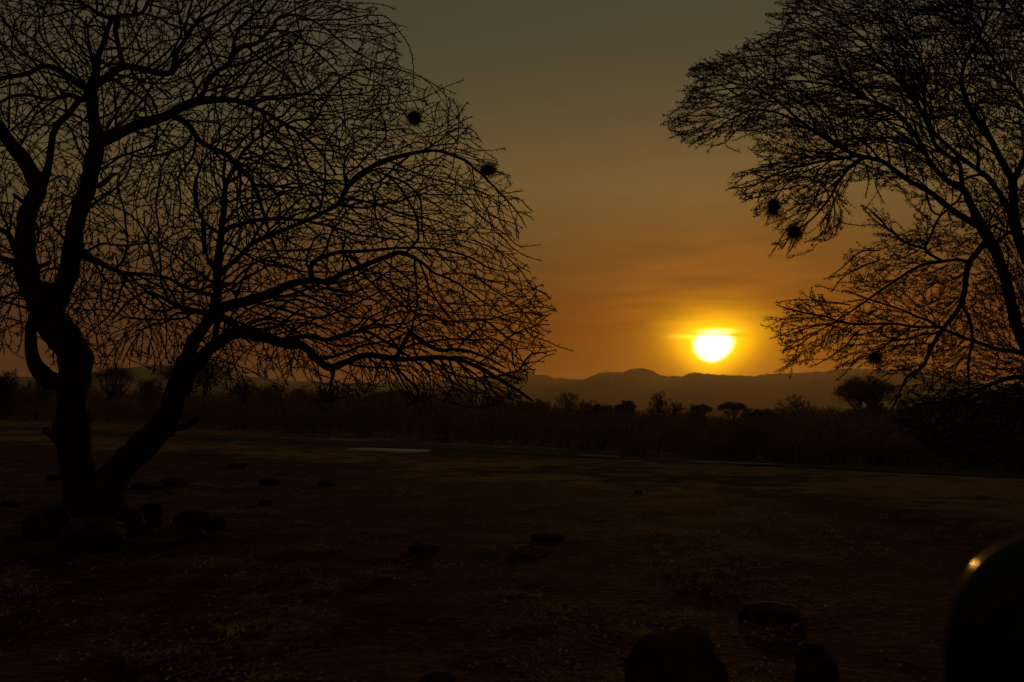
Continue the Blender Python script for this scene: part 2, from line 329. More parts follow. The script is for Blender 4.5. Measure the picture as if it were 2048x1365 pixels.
# ------------------------------------------------------------------ big tree machinery
def mask_of(poly, cell=8, x0=-600, y0=-500, x1=2800, y1=1200):
    nx, ny = int((x1 - x0) / cell), int((y1 - y0) / cell)
    gx, gy = np.meshgrid(x0 + (np.arange(nx) + .5) * cell, y0 + (np.arange(ny) + .5) * cell)
    ins = np.zeros(gx.shape, bool); P = np.array(poly, float); n = len(P)
    for a in range(n):
        (xa, ya), (xb, yb) = P[a], P[(a + 1) % n]
        if ya == yb: continue
        c = ((gy < ya) != (gy < yb)) & (gx < (xb - xa) * (gy - ya) / (yb - ya) + xa)
        ins ^= c
    return ins
class Tree:
    CELL = 8; X0 = -600; Y0 = -500
    def __init__(s, Y, env, target, seed):
        s.Y = Y; s.env = mask_of(env); s.rng = random.Random(seed); s.nr = np.random.default_rng(seed)
        D = np.zeros(s.env.shape); e = s.env.copy()          # depth inside the outline, in cells
        for _ in range(16):
            D += e; e = e & np.roll(e, 1, 0) & np.roll(e, -1, 0) & np.roll(e, 1, 1) & np.roll(e, -1, 1)
        e = s.env.copy()
        for q in range(1, 6):
            e2 = e | np.roll(e, 1, 0) | np.roll(e, -1, 0) | np.roll(e, 1, 1) | np.roll(e, -1, 1); D[e2 & ~e] = -q; e = e2
        D[~e] = -99
        for a_ in range(D.shape[0]):                          # bays and tongues so that the outline is ragged
            for b_ in range(D.shape[1]):
                if D[a_, b_] > -6:
                    D[a_, b_] -= 15 * max(0.0, noise.noise(Vector((b_ * 0.085, a_ * 0.085, seed))) + .45 * noise.noise(Vector((b_ * .27, a_ * .27, seed + 3.0))) - 0.05) * (D[a_, b_] < 15)
        s.D = D
        s.cnt = np.zeros(s.env.shape); s.target = target; s.paths = []      # (pts, radii, level)
        s.step = 0.10; s.soft = 4.5; s.kink = (0.14, 0.34)
    def cell(s, p):
        px, py = proj(np.asarray(p)); return int((py - s.Y0) / s.CELL), int((px - s.X0) / s.CELL)
    def inside(s, c, m): return 0 <= c[0] < s.env.shape[0] and 0 <= c[1] < s.env.shape[1] and s.D[c] >= m
    def mark(s, pts, w=1.0):
        for p in pts:
            a, b = s.cell(p)
            if 1 <= a < s.env.shape[0] - 1 and 1 <= b < s.env.shape[1] - 1:
                s.cnt[a, b] += 0.5 * w; s.cnt[a - 1, b] += .125 * w; s.cnt[a + 1, b] += .125 * w; s.cnt[a, b - 1] += .125 * w; s.cnt[a, b + 1] += .125 * w
    def limb(s, pts, d0=0.0, d1=0.0, lvl=0, wob=1.0):
        """pts: (px, py, radius px) in the picture plane of the tree; d0, d1: depth offset at start and end in metres"""
        P = np.array(pts, float); L = np.r_[0, np.cumsum(np.hypot(np.diff(P[:, 0]), np.diff(P[:, 1])))]
        n = max(4, int(L[-1] / 9)); q = np.linspace(0, L[-1], n)
        # Catmull-Rom through the points
        out = np.zeros((n, 3))
        for i_, t_ in enumerate(q):
            a = min(len(L) - 2, max(0, int(np.searchsorted(L, t_, 'right') - 1))); w = (t_ - L[a]) / max(1e-6, L[a + 1] - L[a])
            p0, p1, p2, p3 = P[max(0, a - 1)], P[a], P[a + 1], P[min(len(P) - 1, a + 2)]
            out[i_] = 0.5 * ((2 * p1) + (-p0 + p2) * w + (2 * p0 - 5 * p1 + 4 * p2 - p3) * w * w + (-p0 + 3 * p1 - 3 * p2 + p3) * w ** 3)
        rr = np.interp(q, L, P[:, 2]); pts3 = []; rad = []
        for i_ in range(n):
            f_ = i_ / (n - 1); Yp = s.Y + d0 + (d1 - d0) * f_ + 0.0
            w = wob * min(1.0, 3.0 / (rr[i_] + 1)) * 2.0
            x_ = out[i_, 0] + w * noise.noise(Vector((out[i_, 0] * .05, out[i_, 1] * .05, 1.0)))
            y_ = out[i_, 1] + w * noise.noise(Vector((out[i_, 0] * .05, out[i_, 1] * .05, 8.0)))
            pts3.append(at(x_, y_, Yp)); rad.append(rr[i_] * Yp / FPX)
        pts3 = np.array(pts3); rad = np.array(rad)
        s.paths.append((pts3, rad, lvl)); s.mark(pts3, 1 + rr.mean() * 0.5)
        return pts3, rad
    def grow(s, n, lvl, length, rstart, rend, ncand, srcmin=0, srcmax=9, droop=0.03, wig=0.25, flow=0.04, spread=(0.5, 1.2), zig=0.0, flat=1.0, bias=None, dmax=3.0, centre=(300, 650), thr=0.0, wind=None):
        src = [p_ for p_ in s.paths if srcmin <= p_[2] <= srcmax and len(p_[0]) > 3]
        idx = [(a, b) for a, p_ in enumerate(src) for b in range(1, len(p_[0]) - 1) if p_[1][b] < 0.2]
        # skip starting points that lie far outside the crown outline
        cells = [s.cell(src[a][0][b]) for a, b in idx]
        ok = [i_ for i_, c in enumerate(cells) if 0 <= c[0] < s.env.shape[0] and 0 <= c[1] < s.env.shape[1]]
        idx = [idx[i_] for i_ in ok]; cells = [cells[i_] for i_ in ok]
        made = []; R_ = s.rng
        cen = at(centre[0], centre[1], s.Y)
        for it in range(n):
            best = None; bs = -1e9
            for c_ in range(ncand):
                a, b = idx[R_.randrange(len(idx))]
                pts, rad, _ = src[a]
                tan = pts[min(b + 1, len(pts) - 1)] - pts[b - 1]; tan = tan / (np.linalg.norm(tan) + 1e-9)
                d = s.nr.normal(size=3) * np.array([1, 0.75, flat]); d -= tan * d.dot(tan); d /= np.linalg.norm(d) + 1e-9
                th = R_.uniform(*spread); d = tan * math.cos(th) + d * math.sin(th)
                if bias is not None: d = d + np.array(bias) * R_.random()
                d /= np.linalg.norm(d)
                p_ = pts[b].copy(); path = [p_.copy()]; m = int(length * R_.uniform(0.45, 1.25) / s.step); score = 0.0; out_ = 0
                curl = s.nr.normal(size=3) * wig * 0.35
                jit = np.zeros(3); marg = min(13, R_.expovariate(1 / s.soft) - 4.5 + 1.2 * (lvl > 2))
                k_ = 0
                for k_ in range(m):
                    o_ = p_ - cen; o_[2] *= 0.35; o_[1] *= 0.6; on = o_ / (np.linalg.norm(o_) + 1e-6)
                    jit = jit * 0.72 + s.nr.normal(size=3) * wig * 0.36
                    d = d + (on * flow + np.array([0, 0, -1]) * droop * (0.4 + k_ / max(6, m)) + curl * 0.2 + jit)
                    if wind is not None: d = d + wind
                    if R_.random() < s.kink[0]: d = d / (np.linalg.norm(d) + 1e-9) + s.nr.normal(size=3) * s.kink[1]
                    if zig: d = d + np.cross(d, (0, 1, 0)) * (zig if k_ % 2 else -zig)
                    dy = p_[1] - s.Y
                    if abs(dy) > dmax: d[1] -= 0.12 * math.copysign(1, dy)
                    d /= np.linalg.norm(d); p_ = p_ + d * s.step
                    if p_[2] < 1.1: break
                    c = s.cell(p_)
                    if not s.inside(c, marg):
                        out_ += 1
                        if out_ > 2: break
                        continue
                    tg = s.target(c[1] * s.CELL + s.X0, c[0] * s.CELL + s.Y0)
                    score += tg - s.cnt[c]
                    path.append(p_.copy())
                if len(path) < 4: continue
                score = score / (len(path) + 2.0)
                if score > bs: bs = score; best = (np.array(path), rad[b])
            if best is None or bs < thr: continue
            pth, r0 = best; r0 = min(r0 * 0.62, rstart * R_.uniform(0.7, 1.2)); r0 = max(r0, rend)
            rr = np.linspace(r0, rend, len(pth)); made.append((pth, rr, lvl)); s.mark(pth, 1.0)
        s.paths += made
        return len(made)
    def spurs(s, minlvl, every, ln, r0, maxr=0.02):
        """short thorny side shoots along the thin branches"""
        A = []; Rn = s.nr
        for pts, rad, lvl in s.paths:
            if lvl < minlvl: continue
            seg = np.diff(pts, axis=0)
            for i_ in range(1, len(seg)):
                if rad[i_] > maxr: continue
                m = Rn.poisson(s.step / every)
                for _ in range(m):
                    f_ = Rn.random(); p_ = pts[i_] + seg[i_] * f_; d = seg[i_] / (np.linalg.norm(seg[i_]) + 1e-9)
                    q = Rn.normal(size=3); q -= d * q.dot(d); q /= np.linalg.norm(q) + 1e-9
                    dd = d * Rn.uniform(0.1, 0.9) + q; dd /= np.linalg.norm(dd)
                    A.append(np.r_[p_, dd, Rn.uniform(*ln)])
        A = np.array(A); n = len(A); p_ = A[:, :3]; d = A[:, 3:6]; L = A[:, 6:7]
        a = np.cross(d, [0.1, 1.0, 0.2]); a /= np.linalg.norm(a, axis=1)[:, None] + 1e-9; b = np.cross(d, a)
        v = np.stack([p_ + a * r0, p_ - a * r0 * .5 + b * r0 * .87, p_ - a * r0 * .5 - b * r0 * .87, p_ + d * L], 1).reshape(-1, 3)
        i_ = np.arange(n) * 4; f_ = np.stack([np.c_[i_, i_ + 1, i_ + 3], np.c_[i_ + 1, i_ + 2, i_ + 3], np.c_[i_ + 2, i_, i_ + 3]], 1).reshape(-1, 3)
        return v, np.c_[f_, np.full(len(f_), -1)]

def add_spurs(mb, vf):
    v, f = vf; f = f.copy(); n0 = mb.n; f[:, 3] = -1 - n0; mb.add(v, f)

def leaves_along(tree, minlvl, every, size, spread):
    """tiny leaflets clustered at the nodes of the twigs"""
    Rn = tree.nr; P = []
    for pts, rad, lvl in tree.paths:
        if lvl < minlvl: continue
        L = len(pts) * tree.step; n = int(L / every)
        for t_ in np.linspace(0.15, 1, max(1, n)):
            q = t_ * (len(pts) - 1); a = int(min(q, len(pts) - 2)); p_ = pts[a] + (pts[a + 1] - pts[a]) * (q - a)
            for _ in range(Rn.integers(1, 4)): P.append(p_ + Rn.normal(size=3) * spread)
    P = np.array(P); n = len(P); a = Rn.normal(size=(n, 3)); a /= np.linalg.norm(a, axis=1)[:, None]; b = np.cross(a, Rn.normal(size=(n, 3))); b /= np.linalg.norm(b, axis=1)[:, None] + 1e-9
    sz = Rn.uniform(0.6, 1.3, (n, 1)) * size
    return np.stack([P, P + a * sz, P + a * sz * .4 + b * sz * .6], 1).reshape(-1, 3), n

# ------------------------------------------------------------------ the bare tree on the left
Y1 = 18.6
env1 = [(-420, -380), (300, -420), (560, -160), (690, -20), (745, 20), (790, 50), (812, 80), (835, 140), (860, 170), (905, 195), (915, 225), (935, 262), (970, 290), (1005, 312), (1015, 350), (1000, 372),
        (1030, 400), (1056, 440), (1040, 455), (1000, 430), (1030, 480), (1065, 525), (1060, 560), (1085, 600), (1092, 625), (1070, 655), (1098, 690), (1095, 712), (1040, 700), (1055, 745), (1060, 800), (1030, 800),
        (985, 795), (930, 785), (880, 790), (845, 800), (800, 800), (760, 790), (700, 775), (650, 800), (620, 780), (560, 820), (520, 780), (470, 830), (440, 780), (390, 740), (330, 735), (300, 745), (255, 730),
        (200, 745), (130, 720), (60, 690), (20, 740), (-60, 800), (-300, 850), (-480, 700), (-500, 200)]
blobs1 = [((60, 330, 90, 90), .45), ((140, 310, 60, 60), .45), ((30, 640, 90, 80), .40), ((220, 640, 80, 60), .55), ((260, 730, 120, 60), .35), ((300, 400, 90, 80), .7), ((500, 740, 110, 70), .40),
          ((760, 60, 90, 60), .45), ((640, 40, 50, 40), .7), ((850, 200, 70, 50), .35), ((960, 330, 60, 60), .45), ((700, 620, 250, 110), 1.1), ((620, 330, 190, 160), 1.25), ((480, 330, 120, 120), 1.2),
          ((1030, 500, 60, 120), .5), ((1040, 680, 60, 60), .5), ((700, 760, 170, 30), .6), ((950, 700, 120, 70), .9), ((240, 60, 100, 60), .8), ((110, 60, 40, 60), .55), ((860, 120, 60, 80), .25), ((730, 80, 130, 110), .5), ((820, 300, 120, 60), .7), ((900, 420, 90, 50), .7), ((180, 480, 70, 80), .6), ((290, 500, 90, 60), .7), ((980, 560, 80, 120), .6), ((829, 242, 38, 38), .15), ((985, 345, 42, 32), .2), ((250, 430, 60, 50), .5), ((330, 700, 60, 50), .5), ((640, 710, 60, 25), .6)]
def target1(x, y):
    t_ = 1.25
    for (cx, cy, rx, ry), f_ in blobs1:
        e = ((x - cx) / rx) ** 2 + ((y - cy) / ry) ** 2
        if e < 1: t_ *= f_ + (1 - f_) * e * e
    t_ *= 0.72 + 0.75 * max(0.0, min(1.0, 0.5 + 1.2 * noise.noise(Vector((x / 60.0, y / 45.0, 2.0)))))
    if x < 0 or y < -20: t_ *= 0.5
    return t_
T1 = Tree(Y1, env1, target1, 11)
TR1 = []; LB1 = []
def tr(p, *a, **k_): T1.limb(p, *a, **k_); TR1.append(T1.paths[-1])
def lb(p, *a, **k_): T1.limb(p, *a, **k_); LB1.append(T1.paths[-1])
# the two stems
tr([(176, 1085, 62), (168, 1050, 44), (163, 1000, 35), (160, 950, 32), (152, 900, 31), (146, 850, 30), (146, 800, 30), (149, 750, 31), (147, 705, 33), (116, 662, 31), (95, 630, 34), (84, 590, 32)])
tr([(196, 1085, 60), (204, 1040, 42), (214, 990, 34), (233, 950, 29), (266, 911, 27), (312, 864, 27), (341, 826, 24), (352, 788, 23), (370, 747, 24), (378, 715, 20)])
# limbs
lb([(84, 600, 30), (62, 572, 22), (56, 530, 20), (50, 490, 18), (51, 455, 18), (61, 415, 18), (76, 380, 17), (62, 345, 15), (42, 313, 14), (12, 275, 13), (-30, 215, 12), (-90, 120, 8), (-140, 20, 5)], 0, -0.8)
lb([(80, 385, 11), (97, 330, 8), (103, 290, 6.5), (108, 264, 6.5), (121, 243, 6.5), (140, 226, 7), (160, 196, 6)], 0, 0.5)
lb([(92, 625, 30), (116, 592, 23), (136, 548, 20), (146, 490, 18), (152, 444, 18), (166, 405, 17), (177, 370, 17), (188, 322, 17), (193, 278, 15), (186, 225, 12), (182, 176, 13)], 0, 0.4)
lb([(183, 182, 12), (192, 145, 8.5), (196, 115, 7), (209, 82, 5.5), (217, 53, 5), (231, 34, 5), (264, 31, 4.5), (287, 23, 4), (300, -5, 3.5), (340, -80, 3)], 0.4, 1.2)
lb([(180, 178, 11), (158, 168, 8.5), (126, 146, 6.5), (88, 132, 5.5), (53, 148, 5), (18, 155, 4.5), (-30, 165, 4), (-120, 200, 3)], 0.4, -0.9)
lb([(184, 172, 11), (211, 157, 8), (246, 134, 7.5), (281, 138, 6.5), (322, 147, 6.5), (345, 142, 6.5), (352, 108, 5), (371, 79, 4.5), (387, 54, 4.5), (410, 35, 3.8), (445, 17, 3.2), (490, -20, 2.8)], 0.4, -1.2)
lb([(247, 134, 6), (238, 98, 5), (231, 60, 5.5), (234, 38, 6), (205, 32, 4.5), (182, 17, 4), (152, -4, 3.5), (100, -70, 3)], 0.3, 1.5)
lb([(182, 180, 9), (165, 200, 7), (140, 190, 5), (100, 200, 4), (50, 190, 3.5), (0, 205, 3), (-60, 260, 2.5)], 0.4, 1.6)
lb([(192, 285, 15), (226, 272, 13), (258, 258, 11.5), (299, 243, 10.5), (334, 231, 10), (369, 212, 9.5), (401, 202, 8.5), (434, 200, 7), (475, 202, 5.5), (510, 216, 4.8), (545, 234, 4.2), (590, 262, 3.6), (635, 298, 3.0), (672, 350, 2.4)], 0.2, -1.3)
lb([(392, 205, 7), (408, 184, 5), (416, 162, 4.8), (435, 142, 5), (457, 130, 5.5), (465, 108, 6), (483, 94, 5.5), (510, 88, 4.5), (525, 76, 4.2), (545, 56, 3.8), (557, 36, 3.5), (590, 30, 3), (640, 50, 2.4), (690, 90, 1.8)], -0.7, -2.0)
lb([(466, 105, 5), (470, 75, 3.6), (486, 50, 3.3), (506, 33, 3), (522, 16, 3), (545, -15, 2.6), (590, -60, 2)], -0.8, 0.4)
lb([(340, 230, 9), (357, 236, 7), (380, 254, 6), (395, 278, 5.5), (422, 296, 5.5), (454, 311, 5.5), (480, 338, 6), (500, 356, 5.2), (513, 385, 4.5), (527, 425, 3.6), (540, 470, 3), (560, 520, 2.4)], 0.0, 1.9)
lb([(60, 580, 22), (47, 556, 14), (34, 528, 7), (12, 520, 5.5), (-30, 510, 5), (-110, 530, 3.5)], 0, 0.7)
lb([(58, 545, 17), (33, 505, 7), (18, 472, 6), (4, 461, 5.5), (-35, 448, 5), (-120, 400, 3.5)], 0, 1.4)
lb([(150, 785, 22), (122, 768, 17), (100, 760, 19), (84, 748, 19), (70, 728, 16), (63, 700, 12), (61, 664, 10.5), (68, 634, 10), (82, 602, 12)], -0.1, 0.0)
lb([(140, 905, 22), (122, 880, 15), (102, 866, 10), (86, 860, 7)], 0, -0.25)
lb([(160, 745, 22), (172, 712, 13), (178, 700, 5)], 0, -0.1)
lb([(340, 862, 13), (352, 856, 6), (366, 856, 5), (379, 849, 6.5), (392, 838, 4)], 0, -0.3)
lb([(376, 722, 18), (384, 690, 13), (404, 661, 11.5), (424, 630, 12), (455, 612, 11), (498, 602, 10.5), (542, 587, 10), (575, 571, 8.5), (603, 564, 7.5), (630, 561, 7.5), (654, 563, 6), (692, 545, 5.5), (739, 527, 5.2), (784, 509, 5), (808, 506, 4.5), (845, 527, 3.4), (869, 547, 2.8), (910, 564, 2.2), (960, 600, 1.8)], 0, -1.8)
lb([(626, 562, 7), (621, 542, 5.2), (630, 522, 4.8), (671, 506, 4.4), (719, 503, 3.6), (767, 499, 3.2), (808, 496, 3), (876, 499, 2.4), (930, 512, 2), (985, 540, 1.6)], -0.9, 0.5)
lb([(426, 634, 11), (434, 590, 8.5), (434, 532, 7.8), (440, 488, 7.4), (445, 444, 6.5), (449, 415, 6), (450, 380, 5), (460, 350, 4.5), (490, 300, 3.6), (540, 262, 3), (600, 240, 2.4), (660, 240, 2)], -0.1, 1.3)
lb([(440, 474, 6.5), (455, 458, 5), (475, 450, 4.8), (513, 441, 4.5), (557, 438, 4), (600, 441, 3.5), (650, 450, 3), (720, 470, 2.4), (800, 480, 1.9)], 0.5, 2.2)
lb([(436, 552, 7), (455, 534, 5.5), (475, 517, 5), (504, 488, 5), (542, 470, 4.8), (598, 448, 4.5), (644, 427, 4.2), (676, 408, 4.6), (689, 384, 5.4), (711, 357, 5), (749, 331, 5), (787, 316, 4.8), (840, 305, 3.6), (875, 302, 3.2), (925, 319, 2.8), (957, 344, 2.4), (983, 369, 2.1), (1010, 396, 1.8), (1036, 428, 1.4), (1052, 455, 1.0)], 0.0, -0.4)
lb([(165, 505, 10), (178, 517, 8), (196, 523, 6.5), (223, 538, 4.8), (255, 547, 4.2), (293, 549, 3.6), (331, 555, 3.4), (366, 573, 3.8), (400, 586, 4.2), (428, 590, 4.5)], 0, 0.0)
lb([(424, 626, 9), (400, 624, 6), (381, 620, 5.2), (352, 611, 4.6), (325, 596, 3.8), (296, 585, 3), (262, 600, 2.5), (225, 640, 2)], 0, -1.6)
lb([(140, 575, 12), (118, 570, 8), (95, 575, 9), (76, 570, 12)], 0, 0)
lb([(372, 742, 18), (392, 728, 14.5), (410, 708, 13.5), (438, 685, 12.5), (469, 666, 11.5), (498, 667, 11.5), (542, 678, 10.5), (575, 688, 10.5), (600, 690, 9), (618, 702, 8.2), (637, 722, 7.6), (661, 736, 8.2), (692, 725, 6.5), (733, 711, 6), (791, 718, 5.6), (825, 718, 5), (866, 715, 4.6), (905, 718, 4.4), (939, 727, 4.4), (983, 749, 4.4), (1012, 767, 4), (1042, 786, 3.2), (1066, 803, 2.2)], 0, -0.7)
lb([(560, 684, 8), (590, 676, 5.5), (620, 672, 5.2), (654, 680, 4.8), (695, 668, 4.4), (733, 664, 3.8), (774, 686, 3.2), (815, 712, 2.6), (860, 745, 2)], -0.2, 1.2)
lb([(792, 717, 5), (806, 690, 4.6), (822, 668, 4.6), (843, 682, 4.8), (876, 700, 4.2), (920, 700, 3.2), (965, 712, 2.4), (1010, 735, 1.8)], -0.4, -1.5)
lb([(432, 680, 7), (431, 665, 6), (436, 640, 7)], 0, 0)
lb([(440, 634, 9), (456, 642, 6.5), (475, 657, 7)], 0, 0)
lb([(661, 736, 7), (667, 748, 4), (660, 772, 2.4), (668, 805, 1.5)], -0.3, -0.6)
lb([(176, 360, 10), (200, 372, 6), (222, 352, 5), (236, 348, 2.5)], 0.2, -0.1)
# twigs that carry the two weaver nests and the characteristic overhanging sprays of the outline
def tw(p, d0=0.0, d1=0.0): T1.limb(p, d0, d1, lvl=2)
tw([(600, 40, 2.6), (680, 40, 2.0), (735, 32, 1.6), (770, 34, 1.4), (795, 60, 1.3), (818, 95, 1.2), (828, 140, 1.1), (826, 180, 1.0)], -1.4, -1.0)
tw([(690, 90, 2.2), (740, 120, 1.7), (800, 140, 1.4), (850, 158, 1.3), (880, 180, 1.1), (908, 208, 0.9)], -1.0, -0.4)
tw([(740, 215, 2), (790, 205, 1.6), (838, 200, 1.4), (880, 180, 1.1), (928, 160, 0.8)], -0.6, -0.2)
tw([(700, 250, 2.2), (760, 262, 1.8), (815, 258, 1.5), (850, 275, 1.4), (890, 262, 1.2), (943, 232, 0.8)], -0.4, 0.2)
tw([(890, 262, 1.6), (920, 285, 1.3), (965, 302, 1.1), (1010, 297, 0.8)], 0.1, 0.6)
tw([(790, 200, 1.5), (806, 222, 1.5), (818, 240, 1.4), (832, 252, 1.2)], -0.2, 0.0)
tw([(925, 319, 2.0), (950, 330, 1.6), (985, 338, 1.4), (1000, 348, 1.1), (1022, 358, 0.8)], -0.4, -0.4)
tw([(960, 600, 1.8), (1010, 630, 1.6), (1040, 640, 1.5), (1058, 668, 1.4), (1090, 682, 1.3), (1120, 694, 1.1), (1148, 704, 0.8)], -1.6, -1.6)
tw([(940, 480, 1.8), (990, 500, 1.6), (1030, 530, 1.5), (1060, 570, 1.4), (1080, 605, 1.3), (1108, 615, 0.9)], -1.0, -1.4)
tw([(920, 400, 1.8), (970, 440, 1.6), (1010, 470, 1.5), (1040, 492, 1.3), (1080, 490, 0.8)], 0.4, 1.0)
tw([(1000, 470, 1.6), (1035, 505, 1.4), (1060, 515, 1.1), (1085, 523, 0.8)], 0.6, 1.0)
T1.soft = 6.5
T1.grow(260, 1, 3.4, 0.026, 0.0105, 12, 0, 0, droop=0.045, wig=0.17, flow=0.07, spread=(0.4, 1.2), dmax=2.6)
T1.grow(1900, 2, 2.2, 0.0175, 0.0102, 9, 0, 1, droop=0.055, wig=0.20, flow=0.06, spread=(0.35, 1.2), dmax=2.8)
T1.soft = 5.0
T1.grow(2700, 3, 1.1, 0.0122, 0.0084, 7, 0, 2, droop=0.050, wig=0.25, flow=0.045, spread=(0.5, 1.3), dmax=3.0, zig=0.10, thr=-0.9)
T1.grow(1400, 4, 0.40, 0.0092, 0.0066, 4, 1, 3, droop=0.02, wig=0.30, flow=0.02, spread=(0.6, 1.4), dmax=3.2, zig=0.15, thr=-1.0)

def build_big_tree(T, TR, LB, name, label, group, foot, leaf=None, spur_len=(0.045, 0.11), spur_every=0.07, spur_r=0.0072):
    root = empty(name, foot); tag(root, label, 'tree', group)
    mb = MB()
    for pts, rad, _ in TR: mb.tube(pts, rad, 18, rough=0.22)
    o = mb.build('trunk', M_BARK, root, foot)
    for pts, rad, _ in LB:
        mb = MB(); mb.tube(pts, rad, 10, rough=0.22)
        for q in range(max(1, int(len(pts) / 12))):
            b_ = T.rng.randrange(1, len(pts) - 1); tn = pts[b_ + 1] - pts[b_ - 1]; tn /= np.linalg.norm(tn) + 1e-9; e_ = T.nr.normal(size=3); e_ -= tn * e_.dot(tn); e_ /= np.linalg.norm(e_) + 1e-9
            e_ = e_ + tn * .4; L_ = rad[b_] * T.rng.uniform(1.3, 2.6); r_ = rad[b_] * T.rng.uniform(.18, .38)
            mb.tube([pts[b_], pts[b_] + e_ * L_ * .6, pts[b_] + e_ * L_], [r_ * 1.4, r_, r_ * .8], 6, rough=0.3)
        mb.build('limb', M_BARK, root, foot)
    ids = set(id(q[0]) for q in TR + LB)
    mb = MB()
    for pts, rad, lvl in T.paths:
        if id(pts) in ids: continue
        mb.tube(pts, rad, 5 if lvl == 1 else 3)
    add_spurs(mb, T.spurs(1, spur_every, spur_len, spur_r))
    add_spurs(mb, T.spurs(0, spur_every * 2.0, (0.05, 0.12), spur_r * 1.2, 0.03))
    mb.build('crown', M_TWIG, root, foot)
    if leaf:
        v, n = leaves_along(T, *leaf); mb = MB(); mb.tris(v, n); mb.build('foliage', M_LEAF, root, foot)
    return root
build_big_tree(T1, TR1, LB1, 'bare_acacia_tree', 'large leafless thorny acacia with two leaning stems and arching crown filling the left side', 'large acacias framing the sunset', (on_ground(190, 1050)[0], Y1, 0))

# ------------------------------------------------------------------ the feathery tree on the right
Y2 = 19.5
env2 = [(1590, -40), (1560, 30), (1570, 60), (1530, 90), (1470, 110), (1425, 140), (1380, 150), (1385, 185), (1370, 210), (1352, 238), (1360, 262), (1400, 285), (1415, 302), (1440, 280), (1480, 255), (1530, 250),
        (1535, 275), (1510, 310), (1535, 330), (1500, 345), (1465, 372), (1490, 395), (1510, 425), (1550, 440), (1545, 480), (1565, 505), (1600, 480), (1650, 455), (1680, 440), (1670, 400), (1690, 360), (1730, 355),
        (1770, 380), (1800, 430), (1730, 410), (1735, 440), (1770, 480), (1700, 510), (1700, 545), (1660, 560), (1690, 585), (1640, 600), (1560, 600), (1545, 640), (1545, 670), (1590, 690), (1570, 710), (1552, 745), (1600, 712), (1650, 700),
        (1680, 720), (1690, 740), (1740, 720), (1750, 765), (1790, 740), (1790, 830), (1840, 870), (1900, 900), (1960, 960), (2060, 1000), (2300, 980), (2560, 880), (2600, 300), (2500, -250), (2100, -330), (1700, -180)]
blobs2 = [((1720, 200, 230, 130), 1.35), ((1850, 60, 220, 130), 1.8), ((1780, 200, 200, 60), 1.3), ((1640, 310, 100, 60), 1.2), ((1990, 330, 110, 70), .55), ((1860, 400, 110, 60), .35), ((1760, 400, 90, 60), .3), ((1950, 480, 60, 60), .6),
          ((1600, 660, 70, 60), .5), ((1690, 710, 80, 50), .45), ((1780, 560, 120, 80), .7), ((1900, 640, 150, 130), .85), ((1850, 800, 90, 80), .7), ((1990, 800, 100, 140), .9), ((1560, 420, 90, 70), .9), ((1400, 250, 60, 50), .8), ((1840, 560, 200, 180), .72), ((1547, 428, 48, 55), .1), ((1592, 482, 45, 40), .15), ((1751, 716, 42, 38), .05), ((1480, 300, 60, 40), .5), ((1660, 520, 60, 60), .5)]
def target2(x, y):
    t_ = 1.6
    for (cx, cy, rx, ry), f_ in blobs2:
        e = ((x - cx) / rx) ** 2 + ((y - cy) / ry) ** 2
        if e < 1: t_ *= f_ + (1 - f_) * e * e
    if y > 400: t_ *= 0.85
    t_ *= 0.40 + 1.6 * max(0.0, min(1.0, 0.5 + 1.3 * noise.noise(Vector(((x + y * 0.5) / 75.0, y / 26.0, 4.0)))))
    if x > 2070 or y < -25: t_ *= 0.45
    return t_
T2 = Tree(Y2, env2, target2, 23)
TR2 = []; LB2 = []
def tr2(p, *a, **k_): T2.limb(p, *a, **k_); TR2.append(T2.paths[-1])
def l2(p, *a, **k_): T2.limb([(q[0], q[1], q[2] * .84) for q in p], *a, **k_); LB2.append(T2.paths[-1])
tr2([(2330, 1045, 60), (2312, 1000, 44), (2290, 940, 38), (2250, 880, 34), (2205, 830, 32)])
tr2([(2330, 1045, 50), (2345, 980, 38), (2350, 900, 32), (2330, 800, 30), (2290, 700, 26), (2200, 620, 22), (2120, 560, 18)], 0, 0.5)
l2([(2210, 835, 28), (2150, 790, 20), (2095, 745, 16), (2055, 700, 14), (2035, 655, 13), (2025, 620, 12.5), (2016, 580, 12.5), (2003, 531, 12.5), (1980, 482, 14), (1961, 450, 12.5), (1944, 415, 9), (1926, 377, 8), (1905, 366, 7)], 0, 0)
l2([(1926, 378, 7), (1900, 366, 6.8), (1878, 347, 6.5), (1860, 325, 6), (1848, 300, 5.8), (1830, 270, 5.5), (1794, 227, 5.2), (1740, 201, 4.4), (1685, 176, 3.6), (1630, 165, 2.8), (1575, 161, 2)], 0, -1.2)
l2([(1925, 375, 6.5), (1922, 350, 5.2), (1918, 328, 5.2), (1879, 300, 5.2), (1862, 268, 4.8), (1849, 238, 4.6), (1820, 190, 4.2), (1776, 139, 3.6), (1721, 73, 3), (1666, 37, 2.2)], 0, 1.0)
l2([(1955, 450, 10), (1936, 440, 8), (1901, 418, 7.2), (1860, 385, 6.4), (1813, 359, 5.6), (1785, 338, 5.4), (1761, 322, 5.4), (1714, 311, 5.2), (1685, 297, 4.8), (1648, 275, 4.2), (1604, 245, 3.6), (1571, 216, 3), (1534, 190, 2.5), (1483, 176, 2), (1420, 185, 1.5)], 0, -0.6)
l2([(1608, 248, 3.4), (1556, 227, 2.7), (1505, 220, 2.4), (1457, 242, 2), (1430, 262, 1.6), (1395, 275, 1.3)], -0.4, 0.4)
l2([(1735, 315, 5), (1714, 322, 4.2), (1685, 352, 3.3), (1659, 396, 2.8), (1630, 432, 2.4), (1604, 454, 2), (1580, 474, 1.6), (1562, 500, 1.1)], -0.2, -0.2)
